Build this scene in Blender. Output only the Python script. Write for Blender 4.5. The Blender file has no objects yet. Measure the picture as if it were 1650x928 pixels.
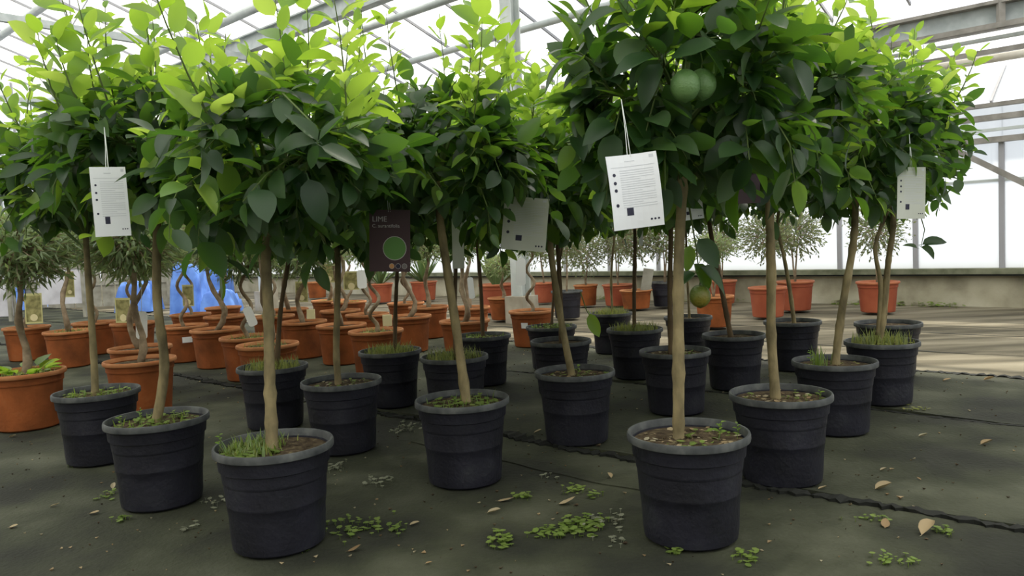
import bpy, math, random
import numpy as np
from mathutils import Vector, Matrix
from math import sin, cos, pi, radians

# ------------------------------------------------------------------ camera, sky, sun, exposure
scene = bpy.context.scene
COL = scene.collection
F_PX, PITCH, ROLL, CAM_H = 1243.9, 0.058277, -0.042538, 1.1216
_fwd = np.array([0, cos(PITCH), -sin(PITCH)]); _right = np.array([1.0, 0, 0]); _up = np.cross(_right, _fwd)
_r = cos(ROLL) * _right + sin(ROLL) * _up; _u = -sin(ROLL) * _right + cos(ROLL) * _up
CAM = np.array([0, 0, CAM_H])
cd = bpy.data.cameras.new('camera'); cam = bpy.data.objects.new('camera', cd); COL.objects.link(cam)
cd.sensor_fit = 'HORIZONTAL'; cd.sensor_width = 36.0; cd.lens = F_PX / 1650 * 36.0
cd.clip_start = 0.05; cd.clip_end = 200
cam.matrix_world = Matrix(((_r[0], _u[0], -_fwd[0], 0), (_r[1], _u[1], -_fwd[1], 0), (_r[2], _u[2], -_fwd[2], CAM_H), (0, 0, 0, 1)))
scene.camera = cam
world = bpy.data.worlds.new('overcast_sky'); scene.world = world; world.use_nodes = True
bg = world.node_tree.nodes['Background']
bg.inputs[0].default_value = (0.97, 0.99, 1.0, 1); bg.inputs[1].default_value = 1.5
sd = bpy.data.lights.new('sun', 'SUN'); sd.energy = 4.6; sd.angle = radians(1.2); sd.color = (1.0, 0.93, 0.80)
sun = bpy.data.objects.new('sun', sd); COL.objects.link(sun)
# greenhouse axes: UX runs along the back wall, VX towards it
UX = np.array([-0.743, 0.669, 0]); VX = np.array([0.669, 0.743, 0])
sun_dir = -(VX * cos(radians(55)) + np.array([0, 0, 1]) * sin(radians(55)))
sun.rotation_euler = Vector(sun_dir).to_track_quat('-Z', 'Y').to_euler(); sun.location = (3, 8, 12)
vs = scene.view_settings; vs.view_transform = 'Standard'; vs.look = 'None'; vs.exposure = 0.0; vs.gamma = 1.0; vs.use_curve_mapping = False

def uv(u, v, z=0.0): return u * UX + v * VX + np.array([0, 0, z])
def at(px, py, Y):
    """the point seen at a photo pixel, at ground depth Y"""
    d = (px - 825) / F_PX * _r - (py - 464) / F_PX * _u + _fwd
    return CAM + d * (Y / d[1])
def floor_at(px, py, z=0.0):
    d = (px - 825) / F_PX * _r - (py - 464) / F_PX * _u + _fwd
    return CAM + d * ((z - CAM_H) / d[2])

# ------------------------------------------------------------------ materials
def new_mat(name):
    m = bpy.data.materials.new(name); m.use_nodes = True
    nt = m.node_tree; nt.nodes.clear()
    out = nt.nodes.new('ShaderNodeOutputMaterial')
    return m, nt, out
def N(nt, t, **kw):
    n = nt.nodes.new('ShaderNode' + t)
    for k, v in kw.items(): setattr(n, k, v)
    return n
def ramp(nt, stops):
    r = N(nt, 'ValToRGB'); e = r.color_ramp.elements
    while len(e) < len(stops): e.new(0.5)
    for i, (p, c) in enumerate(stops): e[i].position = p; e[i].color = (*c, 1)
    return r
def noise_mat(name, stops, scale=8, detail=4, rough=0.7, spec=0.3, bump=0.0, bump_scale=40, stretch=(1, 1, 1), rot=0.0, dist=0.0, coord='Object'):
    m, nt, out = new_mat(name)
    tc = N(nt, 'TexCoord'); mp = N(nt, 'Mapping'); mp.inputs['Scale'].default_value = stretch; mp.inputs['Rotation'].default_value = (0, 0, rot)
    nt.links.new(tc.outputs[coord], mp.inputs[0])
    nz = N(nt, 'TexNoise'); nz.inputs['Scale'].default_value = scale; nz.inputs['Detail'].default_value = detail; nz.inputs['Distortion'].default_value = dist
    nt.links.new(mp.outputs[0], nz.inputs['Vector'])
    r = ramp(nt, stops); nt.links.new(nz.outputs[0], r.inputs[0])
    b = N(nt, 'BsdfPrincipled'); b.inputs['Roughness'].default_value = rough; b.inputs['Specular IOR Level'].default_value = spec
    nt.links.new(r.outputs[0], b.inputs['Base Color'])
    if bump:
        n2 = N(nt, 'TexNoise'); n2.inputs['Scale'].default_value = bump_scale; n2.inputs['Detail'].default_value = 3
        nt.links.new(mp.outputs[0], n2.inputs['Vector'])
        bp = N(nt, 'Bump'); bp.inputs['Strength'].default_value = bump; bp.inputs['Distance'].default_value = 0.01
        nt.links.new(n2.outputs[0], bp.inputs['Height']); nt.links.new(bp.outputs[0], b.inputs['Normal'])
    nt.links.new(b.outputs[0], out.inputs[0])
    return m
def leaf_mat(name, cols, tcols, fac, rough=0.42, spec=0.45):
    """reflecting + light-passing leaf; tint varies from leaf to leaf"""
    m, nt, out = new_mat(name)
    oi = N(nt, 'ObjectInfo'); ge = N(nt, 'NewGeometry')
    ad = N(nt, 'Math', operation='ADD'); nt.links.new(oi.outputs['Random'], ad.inputs[0]); nt.links.new(ge.outputs['Random Per Island'], ad.inputs[1])
    fr = N(nt, 'Math', operation='FRACT'); nt.links.new(ad.outputs[0], fr.inputs[0])
    r1 = ramp(nt, [(i / (len(cols) - 1), c) for i, c in enumerate(cols)]); nt.links.new(fr.outputs[0], r1.inputs[0])
    r2 = ramp(nt, [(i / (len(tcols) - 1), c) for i, c in enumerate(tcols)]); nt.links.new(fr.outputs[0], r2.inputs[0])
    # pale underside
    under = N(nt, 'MixRGB'); under.inputs[2].default_value = (0.12, 0.18, 0.11, 1)
    bf = N(nt, 'Math', operation='MULTIPLY'); bf.inputs[1].default_value = 0.55; nt.links.new(ge.outputs['Backfacing'], bf.inputs[0])
    nt.links.new(bf.outputs[0], under.inputs[0]); nt.links.new(r1.outputs[0], under.inputs[1])
    b = N(nt, 'BsdfPrincipled'); b.inputs['Roughness'].default_value = rough; b.inputs['Specular IOR Level'].default_value = spec
    nt.links.new(under.outputs[0], b.inputs['Base Color'])
    t = N(nt, 'BsdfTranslucent'); nt.links.new(r2.outputs[0], t.inputs[0])
    mx = N(nt, 'MixShader'); mx.inputs[0].default_value = fac
    nt.links.new(b.outputs[0], mx.inputs[1]); nt.links.new(t.outputs[0], mx.inputs[2]); nt.links.new(mx.outputs[0], out.inputs[0])
    return m
def plain(name, c, rough=0.6, spec=0.3, metal=0.0):
    m, nt, out = new_mat(name)
    b = N(nt, 'BsdfPrincipled'); b.inputs['Base Color'].default_value = (*c, 1); b.inputs['Roughness'].default_value = rough
    b.inputs['Specular IOR Level'].default_value = spec; b.inputs['Metallic'].default_value = metal
    nt.links.new(b.outputs[0], out.inputs[0]); return m
def pane_mat(name, clear, col):
    m, nt, out = new_mat(name)
    a = N(nt, 'BsdfTransparent'); a.inputs[0].default_value = (0.97, 0.97, 0.97, 1)
    t = N(nt, 'BsdfTranslucent'); t.inputs[0].default_value = (*col, 1)
    mx = N(nt, 'MixShader'); mx.inputs[0].default_value = 1 - clear
    nt.links.new(a.outputs[0], mx.inputs[1]); nt.links.new(t.outputs[0], mx.inputs[2]); nt.links.new(mx.outputs[0], out.inputs[0])
    return m

UROT = -math.atan2(UX[1], UX[0])
M = {}
M['black_pot'] = noise_mat('black_plastic', [(0.3, (0.007, 0.007, 0.011)), (0.58, (0.016, 0.016, 0.025)), (0.72, (0.028, 0.029, 0.036)), (0.95, (0.075, 0.072, 0.06))], 5, 8, 0.5, 0.4, 0.3, 45)
M['black_rim'] = noise_mat('highlit_dusty_rim', [(0.3, (0.035, 0.038, 0.04)), (0.55, (0.08, 0.085, 0.082)), (0.8, (0.15, 0.155, 0.145))], 16, 6, 0.6, 0.35)  # lighter rim tone: edge highlight painted in, mottled with dust
M['terracotta'] = noise_mat('terracotta', [(0.25, (0.10, 0.036, 0.014)), (0.45, (0.23, 0.07, 0.022)), (0.62, (0.34, 0.10, 0.03)), (0.9, (0.38, 0.175, 0.08))], 3.2, 8, 0.8, 0.15, 0.3, 40)
M['terra_rim'] = noise_mat('terracotta_rim', [(0.3, (0.38, 0.14, 0.05)), (0.8, (0.52, 0.26, 0.12))], 9, 6, 0.75, 0.2)
M['red_pot'] = noise_mat('red_plastic_pot', [(0.3, (0.26, 0.055, 0.025)), (0.8, (0.40, 0.11, 0.05))], 4, 6, 0.6, 0.3)
M['red_rim'] = noise_mat('red_pot_rim', [(0.3, (0.40, 0.12, 0.055)), (0.8, (0.50, 0.19, 0.09))], 6, 3, 0.6, 0.3)
M['soil'] = noise_mat('potting_soil', [(0.3, (0.035, 0.025, 0.016)), (0.55, (0.09, 0.066, 0.04)), (0.8, (0.2, 0.17, 0.09))], 32, 6, 0.95, 0.1, 0.8, 90)
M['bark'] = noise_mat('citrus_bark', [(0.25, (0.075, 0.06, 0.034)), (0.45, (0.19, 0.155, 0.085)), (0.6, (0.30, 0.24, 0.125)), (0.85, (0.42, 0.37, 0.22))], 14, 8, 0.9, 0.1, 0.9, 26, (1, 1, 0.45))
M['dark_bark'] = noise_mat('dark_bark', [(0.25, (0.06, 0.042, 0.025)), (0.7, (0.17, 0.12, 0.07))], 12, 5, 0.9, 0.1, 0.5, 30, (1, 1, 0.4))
M['olive_bark'] = noise_mat('olive_bark', [(0.25, (0.14, 0.10, 0.06)), (0.7, (0.36, 0.28, 0.19))], 14, 5, 0.9, 0.1, 0.5, 40)
M['twig'] = plain('green_twig', (0.09, 0.13, 0.035), 0.7)
M['leaf'] = leaf_mat('mature_citrus_leaf', [(0.012, 0.034, 0.012), (0.026, 0.064, 0.018), (0.018, 0.046, 0.02), (0.055, 0.11, 0.035)], [(0.08, 0.22, 0.015), (0.17, 0.36, 0.02), (0.11, 0.27, 0.03), (0.30, 0.5, 0.03)], 0.38)
M['young'] = leaf_mat('young_citrus_leaf', [(0.10, 0.20, 0.03), (0.16, 0.28, 0.045), (0.13, 0.26, 0.05), (0.22, 0.34, 0.06)], [(0.38, 0.62, 0.04), (0.5, 0.72, 0.07), (0.42, 0.66, 0.06), (0.6, 0.78, 0.12)], 0.52)
M['olive'] = leaf_mat('olive_leaf', [(0.15, 0.20, 0.09), (0.26, 0.31, 0.16), (0.38, 0.42, 0.25)], [(0.32, 0.46, 0.12), (0.45, 0.56, 0.2)], 0.38, 0.55, 0.3)
M['olive_pale'] = leaf_mat('pale_olive_leaf', [(0.12, 0.14, 0.07), (0.2, 0.22, 0.12), (0.28, 0.29, 0.17)], [(0.25, 0.32, 0.1), (0.36, 0.42, 0.16)], 0.35, 0.55, 0.3)
M['broad'] = leaf_mat('succulent_leaf', [(0.09, 0.15, 0.05), (0.16, 0.23, 0.09)], [(0.2, 0.34, 0.06), (0.26, 0.4, 0.1)], 0.15, 0.5, 0.3)
M['weed'] = leaf_mat('weed_leaf', [(0.12, 0.18, 0.04), (0.21, 0.28, 0.07), (0.17, 0.26, 0.05)], [(0.3, 0.46, 0.05), (0.4, 0.52, 0.09)], 0.35, 0.6, 0.2)
M['pale_weed'] = leaf_mat('wilted_weed_leaf', [(0.2, 0.21, 0.15), (0.3, 0.31, 0.22)], [(0.3, 0.34, 0.18), (0.36, 0.38, 0.22)], 0.25, 0.7, 0.2)
M['dry_grass'] = leaf_mat('yellow_green_grass', [(0.2, 0.23, 0.05), (0.33, 0.33, 0.11), (0.24, 0.29, 0.06)], [(0.36, 0.42, 0.08), (0.46, 0.48, 0.14)], 0.3, 0.7, 0.2)
M['dry'] = leaf_mat('dry_leaf', [(0.26, 0.17, 0.085), (0.40, 0.31, 0.18), (0.40, 0.37, 0.26)], [(0.3, 0.2, 0.09), (0.4, 0.32, 0.16)], 0.2, 0.8, 0.2)
M['lime'] = noise_mat('lime_peel', [(0.3, (0.07, 0.16, 0.045)), (0.7, (0.15, 0.27, 0.09))], 5, 3, 0.4, 0.5, 0.3, 160)
M['lime_ripe'] = noise_mat('turning_lime_peel', [(0.3, (0.05, 0.10, 0.015)), (0.55, (0.12, 0.15, 0.02)), (0.75, (0.3, 0.19, 0.02))], 4, 3, 0.4, 0.5, 0.3, 160)
M['mat'] = noise_mat('weed_matting', [(0.2, (0.010, 0.011, 0.008)), (0.4, (0.024, 0.026, 0.018)), (0.52, (0.043, 0.047, 0.028)), (0.66, (0.08, 0.084, 0.056)), (0.9, (0.17, 0.16, 0.12))], 1.5, 14, 0.85, 0.2, 0.6, 45)
M['mat_edge'] = plain('frayed_matting', (0.012, 0.013, 0.010), 0.9)
M['concrete'] = noise_mat('path_concrete', [(0.25, (0.04, 0.036, 0.025)), (0.42, (0.10, 0.088, 0.06)), (0.55, (0.17, 0.15, 0.105)), (0.68, (0.24, 0.215, 0.155)), (0.85, (0.34, 0.31, 0.23))], 1.1, 14, 0.9, 0.15, 0.6, 30, (0.45, 2.2, 1), UROT, 0.8)
M['crack'] = plain('dark_joint', (0.03, 0.03, 0.022), 0.95)
M['wall'] = noise_mat('stained_render', [(0.2, (0.17, 0.155, 0.11)), (0.45, (0.40, 0.37, 0.27)), (0.8, (0.6, 0.57, 0.45))], 1.8, 8, 0.95, 0.1, 0.3, 25)
M['sill'] = noise_mat('mossy_sill', [(0.3, (0.11, 0.12, 0.075)), (0.7, (0.25, 0.26, 0.18))], 5, 6, 0.95, 0.1, 0.3, 30)
M['steel'] = noise_mat('galvanised_steel', [(0.3, (0.36, 0.40, 0.40)), (0.7, (0.52, 0.56, 0.56))], 6, 4, 0.55, 0.4)
M['pale_steel'] = noise_mat('painted_steel', [(0.3, (0.42, 0.46, 0.45)), (0.7, (0.56, 0.60, 0.58))], 4, 4, 0.5, 0.4)
M['dark_steel'] = noise_mat('weathered_rail', [(0.3, (0.19, 0.18, 0.16)), (0.7, (0.33, 0.31, 0.28))], 6, 5, 0.7, 0.3)
M['bar'] = plain('glazing_bar_metal', (0.34, 0.34, 0.36), 0.6)
M['tan_pipe'] = noise_mat('tan_pipe', [(0.3, (0.5, 0.46, 0.38)), (0.7, (0.66, 0.62, 0.54))], 5, 3, 0.6, 0.3)
M['roof_pane'] = pane_mat('roof_sheet', 0.12, (0.96, 0.97, 0.96))
M['wall_pane'] = pane_mat('frosted_pane', 0.12, (0.66, 0.68, 0.70))
M['card'] = noise_mat('white_card', [(0.3, (0.78, 0.80, 0.82)), (0.7, (0.86, 0.88, 0.89))], 3, 2, 0.5, 0.3)
M['dull_card'] = noise_mat('dull_white_card', [(0.3, (0.50, 0.52, 0.44)), (0.7, (0.60, 0.62, 0.54))], 4, 3, 0.6, 0.3)  # greyer, darker version of the white card
M['ink'] = plain('print_ink', (0.035, 0.035, 0.06), 0.6)
M['grey_ink'] = plain('fine_print_ink', (0.60, 0.62, 0.65), 0.6)
M['purple'] = plain('plum_card', (0.075, 0.045, 0.05), 0.5)
M['pale_ink'] = plain('pale_print', (0.5, 0.48, 0.46), 0.6)
M['orange_ink'] = plain('orange_print', (0.6, 0.3, 0.12), 0.6)
M['grey_print'] = plain('grey_print', (0.2, 0.18, 0.17), 0.6)
M['lime_ink'] = plain('lime_print', (0.12, 0.26, 0.07), 0.6)
M['string'] = plain('white_string', (0.7, 0.74, 0.7), 0.7)
M['olive_card'] = noise_mat('olive_photo_card', [(0.35, (0.16, 0.15, 0.05)), (0.65, (0.40, 0.36, 0.15))], 16, 3, 0.45, 0.4)
M['olive_card_rim'] = plain('yellow_card_border', (0.55, 0.52, 0.24), 0.5)
M['olive_print'] = plain('olive_picture_print', (0.75, 0.66, 0.38), 0.5)
M['white_tag'] = plain('white_plastic_tag', (0.86, 0.87, 0.86), 0.45)
M['blue'] = noise_mat('blue_tarpaulin', [(0.3, (0.05, 0.14, 0.50)), (0.7, (0.15, 0.32, 0.80))], 3, 4, 0.5, 0.4, 0.4, 6)
M['footing'] = noise_mat('footing_concrete', [(0.3, (0.3, 0.27, 0.21)), (0.7, (0.48, 0.44, 0.36))], 4, 5, 0.9, 0.1)
M['crate'] = noise_mat('weathered_sheeting', [(0.3, (0.45, 0.44, 0.48)), (0.7, (0.68, 0.68, 0.72))], 3, 4, 0.7, 0.2)
M['wood'] = noise_mat('grey_fence_wood', [(0.3, (0.22, 0.21, 0.17)), (0.7, (0.38, 0.37, 0.31))], 5, 4, 0.9, 0.1)

# ------------------------------------------------------------------ mesh helpers
class MB:
    def __init__(s): s.v = []; s.f = []
    def add(s, vs, fs):
        o = len(s.v); s.v += [tuple(map(float, p)) for p in vs]; s.f += [tuple(i + o for i in f) for f in fs]; return s
    def box(s, a, b):
        (x0, y0, z0), (x1, y1, z1) = a, b
        return s.add([(x0, y0, z0), (x1, y0, z0), (x1, y1, z0), (x0, y1, z0), (x0, y0, z1), (x1, y0, z1), (x1, y1, z1), (x0, y1, z1)],
                     [(0, 3, 2, 1), (4, 5, 6, 7), (0, 1, 5, 4), (1, 2, 6, 5), (2, 3, 7, 6), (3, 0, 4, 7)])
    def bar(s, p, q, w, h, up=(0, 0, 1)):
        """rectangular bar from p to q, w across, h along up"""
        p = Vector(p); q = Vector(q); d = (q - p).normalized(); up = Vector(up)
        x = d.cross(up).normalized() * (w / 2); y = x.cross(d).normalized() * (h / 2)
        vs = [e + a * x + b * y for e in (p, q) for a, b in ((-1, -1), (1, -1), (1, 1), (-1, 1))]
        return s.add(vs, [(3, 2, 1, 0), (4, 5, 6, 7), (0, 1, 5, 4), (1, 2, 6, 5), (2, 3, 7, 6), (3, 0, 4, 7)])
    def tube(s, pts, rad, n=8, cap=True):
        pts = [Vector(p) for p in pts]
        if not hasattr(rad, '__len__'): rad = [rad] * len(pts)
        o = len(s.v); x = None
        for i, p in enumerate(pts):
            d = (pts[min(i + 1, len(pts) - 1)] - pts[max(i - 1, 0)]).normalized()
            if x is None: x = d.orthogonal().normalized()
            else: x = (x - d * x.dot(d)).normalized()
            y = d.cross(x)
            for k in range(n):
                a = 2 * pi * k / n; s.v.append(tuple(p + (x * cos(a) + y * sin(a)) * rad[i]))
        for i in range(len(pts) - 1):
            for k in range(n):
                a = o + i * n + k; b = o + i * n + (k + 1) % n
                s.f.append((a, b, b + n, a + n))
        if cap:
            s.f.append(tuple(o + k for k in reversed(range(n)))); e = o + (len(pts) - 1) * n; s.f.append(tuple(e + k for k in range(n)))
        return s
    def lathe(s, prof, n=40):
        o = len(s.v)
        for r, z in prof:
            for k in range(n):
                a = 2 * pi * k / n; s.v.append((r * cos(a), r * sin(a), z))
        for i in range(len(prof) - 1):
            for k in range(n):
                a = o + i * n + k; b = o + i * n + (k + 1) % n
                s.f.append((a, b, b + n, a + n))
        return s
    def mesh(s, name, mat, smooth=False):
        me = bpy.data.meshes.new(name); me.from_pydata(s.v, [], s.f)
        me.materials.append(M[mat] if isinstance(mat, str) else mat)
        if smooth: me.polygons.foreach_set('use_smooth', [True] * len(me.polygons))
        me.update(); return me
    def build(s, name, mat, parent=None, smooth=False):
        return put(name, s.mesh(name, mat, smooth), parent)
def put(name, me, parent=None, loc=None):
    o = bpy.data.objects.new(name, me); COL.objects.link(o)
    if parent is not None: o.parent = parent
    if loc is not None: o.location = tuple(loc)
    return o
def tag(o, label=None, cat=None, group=None, kind=None):
    if label: o['label'] = label
    if cat: o['category'] = cat
    if group: o['group'] = group
    if kind: o['kind'] = kind
    return o
def empty(name, loc=(0, 0, 0), rz=0.0):
    o = bpy.data.objects.new(name, None); COL.objects.link(o); o.location = tuple(loc); o.rotation_euler = (0, 0, rz)
    o.empty_display_size = 0.1; return o

# ------------------------------------------------------------------ the greenhouse shell
V_WALL = 12.15; U0, U1 = -7.0, 24.0; V0 = -7.0
V_RIDGE = 2.5
def roof_z(v): return 4.3 + (12.0 - v) * 0.33 if v >= V_RIDGE else 4.3 + (12.0 - V_RIDGE) * 0.33 - (V_RIDGE - v) * 0.33
fl = MB(); fl.add([uv(U0, V0, -0.03), uv(U1, V0, -0.03), uv(U1, V_WALL + 0.3, -0.03), uv(U0, V_WALL + 0.3, -0.03)], [(3, 2, 1, 0)])
floor = tag(fl.build('floor', 'concrete'), kind='structure')
rng = random.Random(5)
def wavy(u, s): return 0.018 * sin(u * 1.7 + s) + 0.012 * sin(u * 4.9 + s * 2) + 0.006 * sin(u * 17 + s * 3)
def slab(name, v0, v1, z0, z1, mat, s0, s1, amp=1.0, ua=U0, ub=U1, n=190, lip0=0.0, jag=0.0):
    rj = random.Random(int(v0 * 100) + n)
    """a long strip lying along the house; both long edges wander; the near edge may curl up"""
    mb = MB(); rows = []
    vv = [0.0, 0.04, 0.3, 0.7, 1.0]
    for i in range(n + 1):
        u = ua + (ub - ua) * i / n
        a = v0 + amp * wavy(u, s0) + rj.uniform(-jag, jag); b = v1 + amp * wavy(u, s1) + rj.uniform(-jag, jag)
        zj = rj.uniform(0, jag * .5)
        for k, t in enumerate(vv):
            z = z1 + zj + (lip0 * (0.5 + 0.5 * sin(u * 3.1 + s0)) if k == 0 else 0.0)
            mb.v.append(tuple(uv(u, a + (b - a) * t, z)))
        mb.v.append(tuple(uv(u, a, z0))); mb.v.append(tuple(uv(u, b, z0)))
    w = len(vv) + 2
    for i in range(n):
        o = i * w; p = o + w
        for k in range(len(vv) - 1): mb.f.append((o + k + 1, o + k, p + k, p + k + 1))
        mb.f.append((o, o + len(vv), p + len(vv), p)); mb.f.append((o + len(vv) + 1, o + len(vv) - 1, p + len(vv) - 1, p + len(vv) + 1))
    return mb.build(name, mat, floor)
for (a, b, s0, s1, lip) in [(-6.9, 3.22, 1.0, 2.0, 0), (3.28, 4.96, 2.0, 3.0, 0.024), (5.0, 6.46, 3.0, 4.4, 0.016)]:
    slab('weed_mat', a, b, -0.028, 0.0, 'mat', s0, s1, 1.0, lip0=lip)
slab('frayed_edge', 3.215, 3.275, -0.026, 0.004, 'mat_edge', 2.0, 2.6, 1.4, n=1400, jag=.024)
slab('frayed_edge', 4.965, 5.0, -0.026, -0.002, 'mat_edge', 3.0, 3.2, 1.2, n=1400, jag=.012)
slab('frayed_edge', 6.45, 6.51, -0.026, 0.0, 'mat_edge', 4.4, 4.9, 1.5, n=1400, jag=.025)
for v, s in ((7.75, 1.2), (9.05, 4.1)):
    slab('path_joint', v, v + 0.03, -0.029, -0.027, 'crack', s, s + .5, 1.8)
# loose fold lines pressed into the nearest matting
slab('mat_fold', 2.86, 2.91, -0.004, 0.006, 'mat', 0.3, 0.9, 1.0, 3.4, 1.75, 60)

# back wall: rendered base, sill, mullions, panes, rails
wb = tag(empty('wall_back'), kind='structure')
def ubar(name, u0, u1, v, z, w, h, mat, parent, wd=True):
    return MB().bar(uv(u0, v, z), uv(u1, v, z), w, h).build(name, mat, parent)
ubar('base', U0, U1, V_WALL + 0.11, 0.20, 0.22, 0.46, 'wall', wb)
ubar('sill', U0, U1, V_WALL + 0.06, 0.465, 0.34, 0.075, 'sill', wb)
ubar('under_sill_line', U0, U1, V_WALL - 0.09, 0.415, 0.03, 0.025, 'mat_edge', wb)  # dark strip running below the front of the sill
PITCH_U = 1.07; UM = [2.05 + PITCH_U * k for k in range(-8, 21)]
mull = MB().box((-0.032, -0.03, 0.0), (0.032, 0.03, 1.72)).mesh('mullion', 'bar')
a_u = math.atan2(UX[1], UX[0])
for u in UM:
    o = put('mullion', mull, wb, uv(u, V_WALL + 0.08, 0.5)); o.rotation_euler = (0, 0, a_u)
pw = MB().box((0.035, -0.006, 0), (PITCH_U - 0.035, 0.006, 1.18)).mesh('pane', 'wall_pane')
pw2 = MB().box((0.035, -0.006, 0), (PITCH_U - 0.035, 0.006, 0.50)).mesh('pane', 'wall_pane')
for u in UM[:-1]:
    o = put('pane', pw, wb, uv(u, V_WALL + 0.09, 0.50)); o.rotation_euler = (0, 0, a_u)
    o = put('pane', pw2, wb, uv(u, V_WALL + 0.09, 1.70)); o.rotation_euler = (0, 0, a_u)
ubar('transom', U0, U1, V_WALL + 0.09, 1.69, 0.03, 0.035, 'pale_steel', wb)
ubar('eave_rail', U0, U1, V_WALL + 0.02, 2.23, 0.10, 0.075, 'dark_steel', wb)
ubar('eave_pipe', U0, U1, V_WALL - 0.02, 2.36, 0.05, 0.04, 'pale_steel', wb)
ubar('upper_rail', U0, U1, V_WALL + 0.04, 2.53, 0.12, 0.075, 'dark_steel', wb)
ubar('upper_rail', U0, U1, V_WALL + 0.05, 2.70, 0.08, 0.055, 'dark_steel', wb)
pw3 = MB().box((0.0, -0.006, 0), (PITCH_U, 0.006, 0.42)).mesh('pane', 'wall_pane')
for u in UM[:-1]:
    o = put('pane', pw3, wb, uv(u, V_WALL + 0.14, 2.27)); o.rotation_euler = (0, 0, a_u)
for u in UM:      # slanting lights above the rail and their bars
    MB().bar(uv(u + 0.12, V_WALL + 0.08, 2.74), uv(u + 0.12, V_WALL + 1.1, 3.36), 0.03, 0.05).build('slanting_bar', 'bar', wb)
for u in UM[:-1]:
    a, b = u + 0.14, u + PITCH_U + 0.1
    MB().add([uv(a, V_WALL + 0.09, 2.76), uv(b, V_WALL + 0.09, 2.76), uv(b, V_WALL + 1.1, 3.38), uv(a, V_WALL + 1.1, 3.38)], [(0, 1, 2, 3)]).build('slanting_pane', 'roof_pane', wb)
MB().tube([uv(U0, V_WALL - 0.03, 3.30), uv(U1, V_WALL - 0.03, 3.30)], 0.055, 10).build('heating_pipe', 'tan_pipe', wb, True)
ubar('rail', U0, U1, V_WALL + 0.05, 3.41, 0.08, 0.06, 'dark_steel', wb)
MB().tube([uv(U0, V_WALL, 3.57), uv(U1, V_WALL, 3.57)], 0.032, 8).build('upper_pipe', 'pale_steel', wb, True)
# channel beam under the gutter
ubar('beam_web', U0, U1, V_WALL + 0.02, 3.86, 0.03, 0.26, 'steel', wb)
ubar('beam_flange', U0, U1, V_WALL - 0.06, 3.70, 0.2, 0.07, 'dark_steel', wb)
ubar('beam_flange', U0, U1, V_WALL - 0.05, 4.01, 0.18, 0.045, 'dark_steel', wb)
for u in (2.02, 5.9, 9.8, -1.9):
    MB().bar(uv(u, V_WALL - 0.1, 3.66), uv(u, V_WALL - 0.1, 4.2), 0.07, 0.08, (1, 0, 0)).build('bracket', 'dark_steel', wb)
MB().bar(uv(3.0, V_WALL - 0.12, 2.42), uv(0.4, V_WALL - 0.12, 0.72), 0.05, 0.075).build('wind_brace', 'dark_steel', wb)

# end wall far to the left
we = tag(empty('wall_left'), kind='structure')
MB().bar(uv(U1, V0, 0.22), uv(U1, V_WALL, 0.22), 0.2, 0.5).build('base', 'wall', we)
MB().bar(uv(U1, V0, 2.4), uv(U1, V_WALL, 2.4), 0.08, 0.09).build('rail', 'dark_steel', we)
MB().bar(uv(U1, V0, 4.3), uv(U1, V_WALL, 4.3), 0.08, 0.09).build('rail', 'steel', we)
nb = 18
for k in range(nb + 1):
    v = V0 + (V_WALL - V0) * k / nb
    MB().bar(uv(U1, v, 0.45), uv(U1, v, roof_z(v)), 0.05, 0.05, (1, 0, 0)).build('mullion', 'bar', we)
for k in range(nb):
    a = V0 + (V_WALL - V0) * k / nb + 0.03; b = V0 + (V_WALL - V0) * (k + 1) / nb - 0.03
    MB().add([uv(U1, a, 0.47), uv(U1, b, 0.47), uv(U1, b, 2.36), uv(U1, a, 2.36)], [(0, 1, 2, 3)]).build('pane', 'wall_pane', we)
    MB().add([uv(U1, a, 2.44), uv(U1, b, 2.44), uv(U1, b, roof_z(b)), uv(U1, a, roof_z(a))], [(0, 1, 2, 3)]).build('pane', 'wall_pane', we)
# the other two sides, behind the camera
for nm, p, q in (('wall_front', (U0, V0), (U1, V0)), ('wall_right', (U0, V0), (U0, V_WALL))):
    w = tag(empty(nm), kind='structure')
    MB().bar(uv(*p, 0.22), uv(*q, 0.22), 0.2, 0.5).build('base', 'wall', w)
    for k in range(18):
        t0, t1 = k / 18 + .001, (k + 1) / 18 - .001
        a = (p[0] + (q[0] - p[0]) * t0, p[1] + (q[1] - p[1]) * t0); b = (p[0] + (q[0] - p[0]) * t1, p[1] + (q[1] - p[1]) * t1)
        MB().add([uv(*a, 0.47), uv(*b, 0.47), uv(*b, roof_z(b[1])), uv(*a, roof_z(a[1]))], [(0, 1, 2, 3)]).build('panel', 'wall' if nm == 'wall_front' else 'wall_pane', w)  # front panels made opaque so less light comes from behind the camera

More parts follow.
